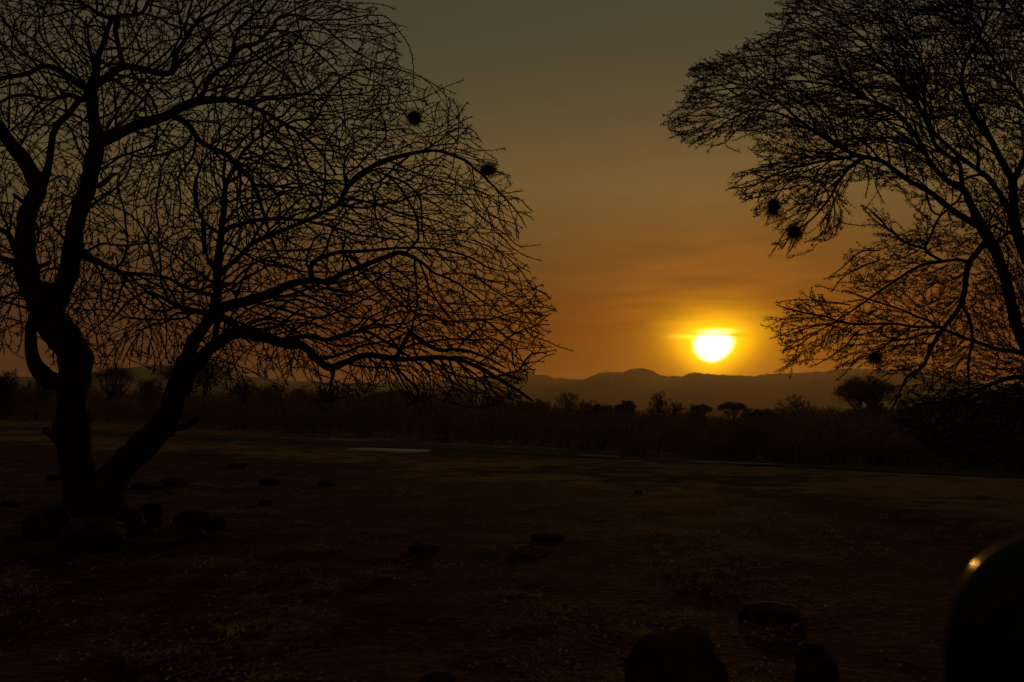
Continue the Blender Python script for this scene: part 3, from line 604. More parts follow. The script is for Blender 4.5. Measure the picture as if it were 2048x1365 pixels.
l2([(1720, 312, 4.8), (1666, 319, 3.7), (1611, 330, 3.1), (1580, 338, 2.7), (1545, 352, 2.3), (1505, 372, 1.8), (1457, 377, 1.2)], -0.3, 0.6)
l2([(2200, 620, 20), (2130, 590, 18), (2075, 545, 16), (2044, 495, 14.5), (2029, 440, 12), (2025, 366, 9.5), (2007, 330, 8.4), (1978, 275, 7.4), (1945, 227, 7), (1928, 185, 5.6), (1923, 154, 5.2), (1937, 108, 4.6), (1960, 70, 4), (1975, 10, 3.4), (1960, -60, 3)], 0.5, 0.2)
l2([(2030, 445, 10), (2007, 399, 7.5), (1978, 359, 6.4), (1952, 337, 5.6), (1908, 304, 5.2), (1868, 264, 4.4), (1850, 220, 3.8), (1850, 150, 3.2), (1830, 90, 2.6), (1800, 30, 2)], 0.4, 1.8)
l2([(1955, 340, 5.4), (1957, 312, 4.8), (1950, 301, 4.6), (1934, 297, 4.4), (1912, 293, 3.2)], 0.6, 0.4)
l2([(1926, 362, 3), (1940, 354, 3.4), (1960, 350, 3.6), (1972, 355, 4)], 0.2, 0.5)
l2([(2025, 366, 8), (2040, 335, 7), (2060, 290, 6), (2100, 220, 5), (2120, 140, 4), (2110, 60, 3)], 0.3, -1)
l2([(2080, 300, 6), (2048, 207, 4.6), (2022, 165, 4), (1989, 121, 3.5), (1950, 60, 3), (1900, 20, 2.4), (1850, -20, 2)], -0.4, -2.0)
l2([(1978, 479, 10), (1966, 490, 8), (1952, 508, 7.2), (1937, 527, 7), (1932, 552, 6.4), (1928, 585, 6.2), (1919, 615, 5.8), (1886, 659, 5.4), (1864, 692, 5), (1846, 732, 4.4), (1816, 754, 3.4), (1798, 787, 2.6), (1784, 822, 1.8)], 0, -0.9)
l2([(1922, 606, 4.8), (1930, 622, 4.2), (1940, 644, 4.2), (1945, 677, 3.8), (1937, 725, 3.4), (1938, 780, 2.6), (1930, 850, 2)], -0.3, 0.8)
l2([(1890, 655, 4.6), (1849, 655, 3.4), (1776, 648, 3.1), (1703, 648, 2.8), (1648, 633, 2.4), (1611, 626, 2), (1575, 618, 1.6), (1552, 610, 1)], -0.4, -0.2)
l2([(1939, 524, 5.5), (1915, 520, 4.2), (1886, 523, 4.2), (1842, 531, 3.6), (1794, 560, 3.1), (1740, 597, 2.6), (1700, 625, 2.2), (1650, 655, 1.8), (1600, 690, 1.3), (1590, 720, 1)], -0.1, 1.4)
l2([(1886, 523, 4), (1865, 512, 3.6), (1850, 497, 3.6), (1862, 470, 3.2), (1872, 448, 3), (1882, 430, 2.8), (1900, 415, 2.6), (1918, 398, 2.4), (1924, 380, 3)], -0.1, 0.1)
l2([(1850, 498, 3.4), (1800, 480, 2.8), (1770, 450, 2.2), (1740, 420, 1.6), (1722, 410, 1.2)], 0, -0.8)
l2([(1852, 372, 3.0), (1856, 400, 2.4), (1866, 425, 2.6), (1880, 430, 2.2)], 0.0, 0.2)
l2([(2090, 740, 12), (2048, 708, 6.5), (1996, 699, 5.2), (1952, 684, 4.6), (1904, 666, 3.8), (1850, 640, 3), (1790, 615, 2.4), (1740, 600, 2), (1690, 580, 1.6)], 0, 2.0)
l2([(1986, 500, 6), (2010, 470, 4), (2030, 462, 3.6), (2060, 455, 3)], 0, -0.4)
l2([(1970, 465, 6), (1985, 452, 4), (2005, 462, 3.4), (2030, 470, 3)], 0, 0.2)
l2([(2160, 795, 12), (2110, 800, 8), (2060, 820, 6), (2010, 850, 5), (1960, 900, 3.6), (1920, 940, 2)], 0, -1.2)
l2([(2130, 770, 11), (2080, 760, 8), (2030, 755, 6), (1980, 770, 5), (1920, 800, 3.8), (1870, 850, 2.6)], 0.1, 1.4)
l2([(2260, 880, 22), (2240, 860, 16), (2180, 850, 9), (2120, 870, 7), (2060, 900, 5), (2010, 940, 3)], 0, 0.6)
l2([(2290, 700, 18), (2330, 600, 13), (2340, 480, 9), (2320, 350, 7), (2290, 200, 5), (2240, 60, 4)], 0.6, 1.0)
l2([(2340, 850, 22), (2420, 760, 14), (2480, 620, 9), (2500, 450, 5)], 0.2, -0.8)
def tw2(p, d0=0.0, d1=0.0): T2.limb(p, d0, d1, lvl=2)
tw2([(1640, 330, 2.2), (1600, 350, 1.8), (1570, 372, 1.6), (1552, 395, 1.5), (1546, 415, 1.2), (1530, 450, 0.9)], -0.3, -0.2)
tw2([(1560, 380, 1.6), (1530, 392, 1.4), (1506, 395, 1.2), (1488, 390, 0.9)], -0.2, 0)
tw2([(1600, 330, 1.8), (1550, 340, 1.6), (1500, 345, 1.3), (1462, 376, 0.9)], 0, 0.2)
tw2([(1840, 640, 2.2), (1800, 670, 1.9), (1770, 690, 1.7), (1752, 706, 1.5), (1720, 715, 1.2), (1690, 745, 1.0), (1672, 760, 0.8)], -0.6, -0.5)
tw2([(1776, 648, 2.0), (1720, 670, 1.6), (1660, 650, 1.5), (1600, 655, 1.3), (1560, 672, 1.1), (1540, 678, 0.8)], -0.2, -0.2)
tw2([(1648, 633, 1.8), (1600, 640, 1.5), (1565, 650, 1.3), (1562, 680, 1.2), (1590, 700, 1.1), (1600, 712, 1.0), (1575, 730, 0.9), (1550, 745, 0.7)], 0, 0.3)
tw2([(1550, 250, 1.6), (1500, 262, 1.3), (1460, 262, 1.2), (1452, 290, 1.1), (1480, 305, 0.9)], 0.2, 0.2)
tw2([(1640, 380, 1.6), (1620, 420, 1.4), (1600, 455, 1.3), (1588, 470, 1.2), (1576, 500, 0.9)], -0.1, -0.1)
tw2([(1730, 330, 1.8), (1738, 360, 1.4), (1730, 395, 1.0)], 0, 0.2)
tw2([(1760, 330, 1.8), (1752, 370, 1.4), (1768, 408, 1.0)], 0, 0.2)
for q in [[(1500, 205), (1440, 170), (1405, 160), (1376, 147)], [(1500, 232), (1440, 205), (1400, 185), (1384, 172)], [(1470, 240), (1420, 232), (1380, 232), (1350, 240)], [(1450, 255), (1410, 262), (1370, 268), (1338, 276)],
          [(1470, 262), (1450, 285), (1425, 292), (1414, 308)], [(1580, 110), (1520, 112), (1460, 120), (1420, 132)], [(1600, 80), (1560, 82), (1530, 74), (1512, 70)], [(1640, 50), (1610, 30), (1590, 8), (1572, 2)],
          [(1620, 340), (1560, 350), (1510, 360), (1452, 380)], [(1600, 370), (1550, 382), (1510, 384), (1478, 392)], [(1610, 440), (1580, 452), (1560, 480), (1540, 512)], [(1615, 445), (1600, 470), (1580, 500), (1572, 514)],
          [(1760, 500), (1720, 505), (1690, 530), (1656, 560)], [(1760, 520), (1710, 540), (1680, 560), (1662, 585)], [(1790, 470), (1750, 440), (1730, 420), (1722, 408)], [(1700, 610), (1640, 602), (1590, 600), (1550, 606)],
          [(1690, 640), (1620, 655), (1580, 668), (1552, 674)], [(1720, 660), (1680, 700), (1650, 720), (1620, 735)], [(1540, 170), (1490, 130), (1450, 120), (1432, 108)], [(1660, 420), (1640, 450), (1650, 466), (1672, 470)]]:
    tw2([(a_[0], a_[1], r_) for a_, r_ in zip(q, (1.9, 1.5, 1.2, 0.8))], T2.rng.uniform(-.6, .3), T2.rng.uniform(-.6, .6))
T2.soft = 5.5; T2.kink = (0.12, 0.25)
wl = np.array([-0.10, 0, 0.012])
T2.grow(240, 1, 2.0, 0.020, 0.0090, 11, 0, 0, droop=0.010, wig=0.14, flow=0.0, spread=(0.3, 1.0), flat=0.6, dmax=2.6, wind=wl * .8)
T2.grow(1700, 2, 1.4, 0.0115, 0.0070, 8, 0, 1, droop=0.020, wig=0.18, flow=0.0, spread=(0.3, 1.0), flat=0.5, dmax=2.8, wind=wl)
T2.grow(4300, 3, 0.80, 0.0080, 0.0056, 5, 0, 2, droop=0.024, wig=0.20, flow=0.0, spread=(0.3, 1.0), flat=0.5, dmax=3.0, thr=-0.8, wind=wl)
T2.grow(5200, 4, 0.40, 0.0066, 0.0050, 4, 1, 3, droop=0.010, wig=0.22, flow=0.0, spread=(0.3, 1.1), flat=0.6, dmax=3.2, thr=-0.8, wind=wl * .7)
build_big_tree(T2, TR2, LB2, 'feathery_acacia_tree', 'tall acacia with fine feathery foliage leaning in from the right edge', 'large acacias framing the sunset', (on_ground(2330, 1040)[0], Y2, 0),
               leaf=(2, 0.036, 0.038, 0.018), spur_len=(0.02, 0.05), spur_every=0.06, spur_r=0.006)

# ------------------------------------------------------------------ weaver nests
def nest(px, py, Y, w, h, label, seed, tail=0.0):
    rn_ = np.random.default_rng(seed); c = at(px, py, Y); root = empty('weaver_nest', c); tag(root, label, 'nest', 'weaver bird nests hanging in the trees')
    mb = MB(); nu, nv = 22, 14; v = []
    for b in range(nv + 1):
        for a in range(nu):
            th, ph = a / nu * 2 * PI, b / nv * PI; d = np.array([math.sin(ph) * math.cos(th), math.sin(ph) * math.sin(th), math.cos(ph)])
            r_ = 0.84 + 0.42 * noise.noise(Vector(d * 2.0 + seed)) + 0.10 * rn_.normal() * 0.5
            v.append(d * r_ * np.array([w, w * 0.95, h]) / 2)
    i = np.arange(nv)[:, None] * nu; j = np.arange(nu)[None, :]
    mb.add(np.array(v), np.stack([i + j, i + (j + 1) % nu, i + nu + (j + 1) % nu, i + nu + j], -1).reshape(-1, 4))
    mb.build('nest_ball', M_NEST, root, smooth=False)
    mb = MB()
    for q in range(560):
        d = rn_.normal(size=3); d /= np.linalg.norm(d); s_ = d * np.array([w, w, h]) / 2 * rn_.uniform(0.75, 1.0)
        tdir = d * 0.5 + rn_.normal(size=3) * 0.6 + np.array([0, 0, -tail if d[2] < 0 else 0.0]); tdir /= np.linalg.norm(tdir); L = rn_.uniform(0.05, 0.17) * (1 + (tail if d[2] < -.2 else 0))
        mb.tube([s_ - tdir * L * .4, s_ + tdir * L * .3, s_ + tdir * L + rn_.normal(size=3) * 0.01], [0.003, 0.0028, 0.0016], 3)
    mb.build('loose_straw', M_NEST, root, smooth=False)
nest(829, 236, Y1 - 0.1, 0.22, 0.22, 'straw bird nest high among the left tree outer twigs, upper of its two', 3)
nest(976, 341, Y1 - 0.4, 0.26, 0.17, 'flattened straw bird nest near the far right tips of the bare tree', 5)
nest(1547, 411, Y2 - 0.2, 0.22, 0.23, 'round straw nest with ragged underside, upper of the pair above the sun', 7, 0.8)
nest(1588, 464, Y2 - 0.1, 0.23, 0.21, 'round straw nest on a drooping twig, lower of the pair above the sun', 9, 0.3)
nest(1751, 716, Y2 - 0.5, 0.18, 0.16, 'small round nest low in the right tree just above the hill ridge', 12, 0.2)

# ------------------------------------------------------------------ far trees
def leaf_cloud(rn_, cs, sx, sz, per, size):
    """leaf-sized triangles in flattened clumps"""
    n = len(cs) * per; c = np.repeat(np.array(cs), per, 0)
    P = c + rn_.normal(size=(n, 3)) * np.array([sx, sx, sz]) * 0.5
    a = rn_.normal(size=(n, 3)); a /= np.linalg.norm(a, axis=1)[:, None]; b = np.cross(a, rn_.normal(size=(n, 3))); b /= np.linalg.norm(b, axis=1)[:, None] + 1e-9
    sz_ = rn_.uniform(.5, 1.3, (n, 1)) * size
    return np.stack([P, P + a * sz_, P + a * sz_ * .4 + b * sz_ * .7], 1).reshape(-1, 3), n
def curve(a, b, sag, rn_, n=7, j=0.05):
    t_ = np.linspace(0, 1, n)[:, None]; L = np.linalg.norm(b - a)
    p_ = a + (b - a) * t_ + np.array([0, 0, 1]) * sag * L * (t_ * (1 - t_)) * 4 + rn_.normal(size=(n, 3)) * L * j * np.sin(t_ * PI); return p_
def far_tree(name, x0, x1, ytop, Y, style, label, seed, group='trees along the far treeline'):
    rn_ = np.random.default_rng(seed); xc = (x0 + x1) / 2
    g0 = at(xc, 815, Y); foot = np.array([g0[0], Y, 0.0]); Wd = (x1 - x0) / FPX * Y; Ht = at(xc, ytop, Y)[2]
    root = empty(name, foot); tag(root, label, 'tree', group)
    tb = MB(); cb = MB(); lf = MB()
    rt = 0.022 * Ht * 1.5
    if style in ('umbrella', 'flat', 'open'):
        nst = 3 if style != 'open' else 2; tips = []; layers = 2 if style == 'umbrella' else 1
        for q in range(nst):
            a_ = q / nst * 2 * PI + rn_.random(); b0 = np.array([0.1 * math.cos(a_), 0.1 * math.sin(a_), -0.1])
            mid = np.array([math.cos(a_) * Wd * .12, math.sin(a_) * Wd * .12, Ht * rn_.uniform(.28, .42)])
            tb.tube(curve(b0, mid, 0.0, rn_), np.linspace(rt, rt * .55, 7), 6)
            for e in range(6):
                aa = a_ + rn_.uniform(-1.3, 1.3); rr = Wd * .5 * rn_.uniform(.25, .85); zt = Ht * (0.92 - 0.22 * (rr / (Wd * .5)) ** 2) * rn_.uniform(.86, 1.0)
                tip = np.array([math.cos(aa) * rr, math.sin(aa) * rr, zt]); c_ = curve(mid, tip, -0.08, rn_); tb.tube(c_, np.linspace(rt * .5, rt * .14, 7), 4); tips.append((c_[3], tip))
        cs = []
        nl = {'umbrella': 420, 'flat': 240, 'open': 110}[style]
        for q in range(nl):
            aa = rn_.uniform(0, 2 * PI); rr = Wd * .5 * math.sqrt(rn_.random()) * .97
            lay = rn_.random()
            edge = (rr / (Wd * .5)) ** 2; zt = Ht * (0.97 - 0.22 * edge) * (1 - rn_.uniform(0, .2)) * (1 + .10 * noise.noise(Vector((aa * 2.0, rr / Wd * 6, seed))))
            if style == 'umbrella' and lay < .35: rr *= rn_.uniform(.7, .95); zt = Ht * rn_.uniform(.55, .75) - Ht * .06 * edge
            if style == 'open' and lay < .4: zt = Ht * rn_.uniform(.62, .8)
            cs.append((math.cos(aa) * rr, math.sin(aa) * rr, zt))
        cs = np.array(cs)
        for c_ in cs[::2]:
            st = tips[rn_.integers(len(tips))]; o_ = st[0] if rn_.random() < .5 else st[1]
            if np.linalg.norm(o_ - c_) < Wd * .5: cb.tube(curve(o_, c_, -0.05, rn_, 5), np.linspace(rt * .16, rt * .05, 5), 3)
        v, n = leaf_cloud(rn_, cs, Wd * .085, Ht * .045, 46 if style != 'open' else 30, 0.030 * Wd ** .5 * 1.0 + 0.03); lf.tris(v, n)
        z_ = cs[:, 2].max()
    elif style == 'bare':
        L0 = []
        for q in range(9):
            aa = rn_.uniform(0, 2 * PI); tilt = rn_.uniform(.1, 1.0); L = Ht * rn_.uniform(.5, .8)
            a0 = np.array([rn_.normal() * .12, rn_.normal() * .12, -0.05]); b0 = a0 + L * np.array([math.cos(aa) * math.sin(tilt), math.sin(aa) * math.sin(tilt), math.cos(tilt)]) * np.array([Wd / Ht * .62, Wd / Ht * .62, 1])
            c_ = curve(a0, b0, .06, rn_); tb.tube(c_, np.linspace(rt * .8, rt * .22, 7), 5); L0.append(c_)
        lv = L0
        for gen, (m, ll, r_) in enumerate([(80, .34, .24), (420, .20, .14), (1300, .12, .10)]):
            nx = []
            for q in range(m):
                c_ = lv[rn_.integers(len(lv))]; s_ = c_[rn_.integers(2, len(c_))]
                o_ = s_ - np.array([0, 0, Ht * .25]); o_ /= np.linalg.norm(o_) + 1e-6
                d = o_ * .75 + rn_.normal(size=3) * .6; d /= np.linalg.norm(d); b0 = s_ + d * Ht * ll * rn_.uniform(.6, 1.3) * np.array([max(1, Wd / Ht * .8), max(1, Wd / Ht * .8), 1])
                e = (b0[0] / (Wd * .5)) ** 2 + (b0[1] / (Wd * .5)) ** 2 + ((b0[2] - Ht * .35) / (Ht * .65)) ** 2
                if e > 1.0: b0 = s_ + (b0 - s_) * .45
                k2 = curve(s_, b0, .04, rn_, 5, .06); cb.tube(k2, np.linspace(rt * r_, rt * r_ * .6, 5), 3); nx.append(k2)
            lv = lv + nx if gen == 0 else nx + lv[:40]
        lf = None
    else:                                                       # dense bush or tree
        for q in range(5):
            aa = rn_.uniform(0, 2 * PI); tip = np.array([math.cos(aa) * Wd * .3, math.sin(aa) * Wd * .3, Ht * .7]); tb.tube(curve(np.array([0, 0, -.05]), tip, .05, rn_), np.linspace(rt, rt * .2, 7), 5)
        cs = []; cs_n = 260
        lobes = [(rn_.uniform(-.32, .32), rn_.uniform(-.3, .3), rn_.uniform(.55, .8), rn_.uniform(.2, .34)) for _ in range(9)]
        for q in range(cs_n):
            lx, ly, lz, lr = lobes[rn_.integers(9)]; d = rn_.normal(size=3); d /= np.linalg.norm(d); d *= rn_.uniform(.75, 1.0)
            cs.append(((lx + d[0] * lr) * Wd, (ly + d[1] * lr) * Wd, max(.1, (lz + d[2] * lr * .9)) * Ht))
        cs = np.array(cs); cs[:, 2] *= Ht / cs[:, 2].max() * .97
        v, n = leaf_cloud(rn_, cs, Wd * .07, Ht * .055, 50, 0.035 * Wd ** .5 + 0.04); lf.tris(v, n)
    tb.build('trunk', M_BARK, root)
    if cb.n: cb.build('crown' if lf is None else 'twigs', M_TWIG, root)
    if lf is not None and lf.n: lf.build('crown', M_LEAF2, root)
    return root
FT = [
 ('bare_tree', -12, 46, 738, 175, 'bare', 'small twiggy bare tree at the far left end of the treeline'),
 ('flat_topped_tree', 180, 272, 722, 165, 'flat', 'wide flat topped tree showing just right of the bare tree left stem'),
 ('round_bush_tree', 272, 326, 756, 150, 'dense', 'low dense green bush between the two flat topped trees behind the bare tree'),
 ('umbrella_acacia', 316, 462, 706, 150, 'umbrella', 'broad umbrella acacia seen behind the leaning right stem of the bare tree'),
 ('round_bush_tree', 462, 518, 757, 140, 'dense', 'rounded leafy tree just right of the umbrella acacia behind the leaning stem'),
 ('round_bush_tree', 572, 626, 770, 130, 'dense', 'dark leafy tree top under the drooping twigs below the low limb'),
 ('open_crowned_tree', 668, 756, 762, 125, 'open', 'low open crowned tree with sky showing through under the bent limb'),
 ('flat_topped_tree', 736, 832, 774, 120, 'flat', 'low flat topped tree in the treeline left of the twiggy one'),
 ('open_crowned_tree', 868, 968, 768, 110, 'open', 'sparse tree behind the drooping outer branches of the bare tree'),
 ('bare_tree', 1082, 1182, 784, 100, 'bare', 'round bare tree just right of the tips of the drooping branches'),
 ('round_bush_tree', 1172, 1228, 802, 88, 'dense', 'dense dark bush, left of the two touching bumps'),
 ('round_bush_tree', 1214, 1274, 801, 90, 'dense', 'dense dark bush, right of the two touching bumps'),
 ('bare_tree', 1290, 1378, 779, 95, 'bare', 'spindly leafless tree standing up against the hills left of the sun'),
 ('flat_topped_tree', 1384, 1424, 808, 130, 'flat', 'tiny flat topped tree directly beneath the sun'),
 ('umbrella_acacia', 1436, 1494, 803, 130, 'flat', 'small umbrella acacia beneath the sun, right of the tiny flat topped one'),
 ('bare_tree', 1540, 1650, 788, 90, 'bare', 'wide rounded hazy bare tree left of the large umbrella acacia'),
 ('umbrella_acacia', 1672, 1792, 750, 100, 'umbrella', 'large umbrella acacia standing on the right against the hills'),
 ('round_bush_tree', 40, 104, 762, 168, 'dense', 'low leafy bush between the far left twiggy tree and the left stem'),
 ('bare_tree', 500, 572, 764, 128, 'bare', 'twiggy bare crown just left of the drooping twigs below the low limb'),
 ('round_bush_tree', 622, 676, 778, 118, 'dense', 'small leafy hump left of the low open crowned tree'),
 ('round_bush_tree', 820, 884, 784, 108, 'dense', 'leafy hump between the low flat topped tree and the sparse tree'),
 ('bare_tree', 958, 1040, 782, 98, 'bare', 'twiggy tree crossed by the lowest outer twigs of the bare acacia'),
 ('round_bush_tree', 1030, 1092, 800, 92, 'dense', 'low leafy hump at the foot of the hills left of the round bare tree'),
 ('bare_tree', 1366, 1412, 806, 84, 'bare', 'small twiggy bush between the spindly leafless tree and the tiny flat topped one'),
 ('round_bush_tree', 1490, 1560, 818, 80, 'dense', 'low scrubby hump right of the small umbrella acacia'),
 ('round_bush_tree', 1694, 1776, 806, 86, 'dense', 'leafy scrub bush hiding the foot of the large umbrella acacia'),
 ('bare_tree', 1630, 1700, 806, 84, 'bare', 'twiggy bush filling the gap left of the large umbrella acacia'),
 ('bare_tree', 1770, 1830, 796, 82, 'bare', 'twiggy bush filling the gap right of the large umbrella acacia'),
 ('round_bush_tree', 1800, 1890, 800, 80, 'dense', 'dark bush beneath the drooping right tree, nearest to the umbrella acacia'),
 ('round_bush_tree', 1880, 1985, 778, 72, 'dense', 'tall dark bush beneath the drooping right tree'),
 ('round_bush_tree', 1970, 2090, 770, 66, 'dense', 'tall dark bush at the right edge of the picture'),
]
for i_, a in enumerate(FT): far_tree(*a, seed=100 + i_)

# the thicket: one tangled mass nobody could count
rn_ = np.random.default_rng(5)
edge = np.array([(-260, 833), (0, 838), (400, 858), (900, 883), (1200, 902), (1500, 921), (2048, 940), (2400, 948)], float)
topl = np.array([(-260, 766), (0, 754), (180, 756), (300, 760), (500, 768), (620, 775), (740, 779), (900, 783), (1020, 790), (1090, 802), (1180, 810), (1270, 819), (1300, 821), (1430, 826), (1460, 830), (1500, 824), (1560, 814), (1640, 816), (1700, 822), (1790, 818), (1830, 812), (1900, 800), (2048, 795), (2400, 790)], float)
cs = []; stems = MB()
for row in range(7):
    for q in range(330):
        px = rn_.uniform(-260, 2400); ye = np.interp(px, edge[:, 0], edge[:, 1]); g0 = on_ground(px, ye); Ye = g0[1]
        Y = Ye * (1.02 + 0.17 * row + rn_.uniform(-.06, .08) + (0.09 * noise.noise(Vector((px * .012, 0, 7))) if row == 0 else 0)); yt = np.interp(px, topl[:, 0], topl[:, 1])
        top = at(px, yt, Y)[2]; base_x = at(px, 815, Y)[0]
        lump = 0.90 + 0.55 * noise.noise(Vector((base_x * 0.16 * 40 / Y, row * 3.3, 1.0)))
        h = top * lump * rn_.uniform(.62, 1.03) if row > 0 else top * lump * rn_.uniform(.30, .9)
        h = min(h, top * 1.02)
        if h < .25: continue
        r_ = h * rn_.uniform(.35, .6)
        for m in range(12):
            d = rn_.normal(size=3); d /= np.linalg.norm(d); cs.append((base_x + d[0] * r_ * 1.5, Y + d[1] * r_ * 1.5, max(.05, h * .46 + d[2] * h * .42)))
        for m in range(2):
            d = rn_.normal(size=2); stems.tube([(base_x, Y, -0.05), (base_x + d[0] * r_ * .3, Y + d[1] * r_ * .3, h * .5), (base_x + d[0] * r_ * .7, Y + d[1] * r_ * .7, h * rn_.uniform(.75, .98))], [.03, .02, .008], 3)
cs = np.array(cs); n = len(cs) * 14
P = np.repeat(cs, 14, 0); sc_ = (0.10 + 0.0022 * P[:, 1:2])
P = P + rn_.normal(size=(n, 3)) * sc_ * np.array([1.3, 1.3, .7]); P[:, 2] = np.abs(P[:, 2])
a = rn_.normal(size=(n, 3)); a /= np.linalg.norm(a, axis=1)[:, None]; b = np.cross(a, rn_.normal(size=(n, 3))); b /= np.linalg.norm(b, axis=1)[:, None] + 1e-9
s_ = sc_ * rn_.uniform(.5, 1.3, (n, 1)) * .6
tm = MB(); tm.tris(np.stack([P, P + a * s_, P + a * s_ * .4 + b * s_ * .7], 1).reshape(-1, 3), n)
th = tm.build('thicket', M_SCRUB); tag(th, 'dark tangled scrub thicket beyond the airstrip', kind='stuff')
o = stems.build('thicket_stems', M_TWIG, th)

# ------------------------------------------------------------------ rocks
def rock(px, py, w, h, label, seed, flat=0.8):
    rn2 = np.random.default_rng(seed); g0 = on_ground(px, py); sc1 = g0[1] / FPX; w = w * sc1; h = h * sc1
    g0[2] = gz(g0[0], g0[1]); nu, nv = 26, 15; v = []; off = rn2.uniform(0, 50)
    for b_ in range(nv + 1):
        for a_ in range(nu):
            th_, ph = a_ / nu * 2 * PI, b_ / nv * PI; d = np.array([math.sin(ph) * math.cos(th_), math.sin(ph) * math.sin(th_), math.cos(ph)])
            d2 = np.sign(d) * np.abs(d) ** flat
            r_ = 1 + .30 * noise.noise(Vector(d * 1.3) + Vector((off, 0, 0))) + .12 * noise.noise(Vector(d * 4) + Vector((off, 3, 0))) + .04 * noise.noise(Vector(d * 11) + Vector((off, 3, 0)))
            v.append(d2 * r_ * np.array([w / 2, w / 2 * .8, h * .62]) + np.array([0, 0, h * .33]))
    i = np.arange(nv)[:, None] * nu; j = np.arange(nu)[None, :]; mb = MB()
    mb.add(np.array(v), np.stack([i + j, i + (j + 1) % nu, i + nu + (j + 1) % nu, i + nu + j], -1).reshape(-1, 4))
    o = mb.build('rock', M_ROCK, smooth=False); o.location = tuple(g0); o.rotation_euler = (0, 0, rn2.uniform(-.3, .3)); tag(o, label, 'rock', 'dark rocks on the bare ground')
RK = [
 (95, 1078, 90, 62, 'broad dark rock at the left foot of the bare tree'),
 (180, 1094, 130, 62, 'largest dark boulder directly in front of the bare tree base'),
 (258, 1072, 60, 60, 'dark boulder wedged at the right foot of the bare tree'),
 (300, 1055, 48, 48, 'upright dark stone a step right of the bare tree base'),
 (384, 1055, 66, 32, 'dark angular stone right of the tree, left one of two touching'),
 (428, 1062, 52, 26, 'dark angular stone right of the tree, right one of two touching'),
 (296, 980, 70, 16, 'low flat stone behind the foot of the leaning stem'),
 (346, 976, 56, 20, 'small stone behind and right of the leaning stem'),
 (110, 962, 30, 12, 'small stone left of the left stem near the straw verge'),
 (474, 936, 34, 10, 'small flat dark stone where red soil meets the straw verge'),
 (540, 970, 40, 13, 'small dark stone, left of the pair in mid ground'),
 (654, 970, 34, 12, 'small dark stone, right of the pair in mid ground'),
 (532, 1010, 26, 10, 'little dark stone in front of the mid ground pair'),
 (845, 1106, 66, 16, 'low oval dark rock in the middle of the open ground'),
 (1096, 1084, 64, 15, 'low mound shaped rock right of the oval one on open ground'),
 (1277, 988, 16, 7, 'tiny dark stone near the airstrip below the sun'),
 (1540, 1234, 112, 34, 'squat dark boulder in the right foreground above the nearest boulders'),
 (1352, 1418, 190, 140, 'big smooth dark boulder cut by the bottom edge below the sun'),
 (1636, 1402, 84, 92, 'narrow dark boulder cut by the bottom edge, left of the car mirror'),
 (872, 1385, 70, 44, 'dark stone just peeking over the bottom edge near the middle'),
 (20, 1015, 34, 14, 'small dark stone near the left edge behind the tree base rocks'),
 (390, 1078, 40, 18, 'flat little stone lying in front of the two touching stones'),
]
for i_, a in enumerate(RK): rock(*a, seed=300 + i_)

# ------------------------------------------------------------------ straw and litter on the ground
def scatter(n, seed, dmin, dmax, lo, hi, wid, lift, nb, gate):
    r2 = np.random.default_rng(seed); V = []; cnt = 0; F = []
    while cnt < n:
        rr = dmin * (dmax / dmin) ** (r2.random() ** .8); aa = R(r2.uniform(-31, 31)); x, y = rr * math.sin(aa), rr * math.cos(aa)
        g1 = noise.noise(Vector((x * .55, y * .55, 20))) + .6 * noise.noise(Vector((x * 2.1, y * 2.1, 5)))
        if g1 < gate + r2.random() * .35: continue
        if abs(road_d(x, y)) < 2.6 or road_d(x, y) > 12: continue
        z0 = gz(x, y) + 0.004
        for _ in range(nb):
            a_ = r2.uniform(0, 2 * PI); L = r2.uniform(lo, hi); up = abs(r2.normal()) * lift
            d = np.array([math.cos(a_), math.sin(a_), up]); d /= np.linalg.norm(d); s0 = np.array([x + r2.normal() * .04, y + r2.normal() * .04, z0 + .003])
            sd_ = np.array([-math.sin(a_), math.cos(a_), 0.12]) * wid * (1 + rr * .04); m_ = s0 + d * L * .6; e_ = s0 + d * L + np.array([0, 0, -up * L * .25])
            V += [s0 - sd_ * .5, s0 + sd_ * .5, m_ + sd_ * .4, m_ - sd_ * .4, e_]; F += [(cnt, cnt + 1, cnt + 2, cnt + 3), (cnt + 3, cnt + 2, cnt + 4, -1)]; cnt += 5
    return np.array(V), np.array(F)
V, F = scatter(190000, 8, 6.0, 60.0, .05, .17, .0045, .28, 5, -0.05)
gb = MB(); gb.add(V, F)
V2, F2 = scatter(16000, 18, 6.0, 30.0, .05, .16, .0055, 1.4, 9, 0.32)
F2 = F2.copy(); F2[F2 < 0] = -1 - gb.n; gb.add(V2, F2)
tag(gb.build('dry_grass', M_STRAW), 'thin flattened dry straw and small tufts on the soil', kind='stuff')
V, F = scatter(30000, 9, 6.0, 60.0, .02, .06, .02, .4, 1, -0.2)
gb = MB(); gb.add(V, F); tag(gb.build('leaf_litter', M_LITTER), 'pale fallen leaves and chips scattered on the soil', kind='stuff')

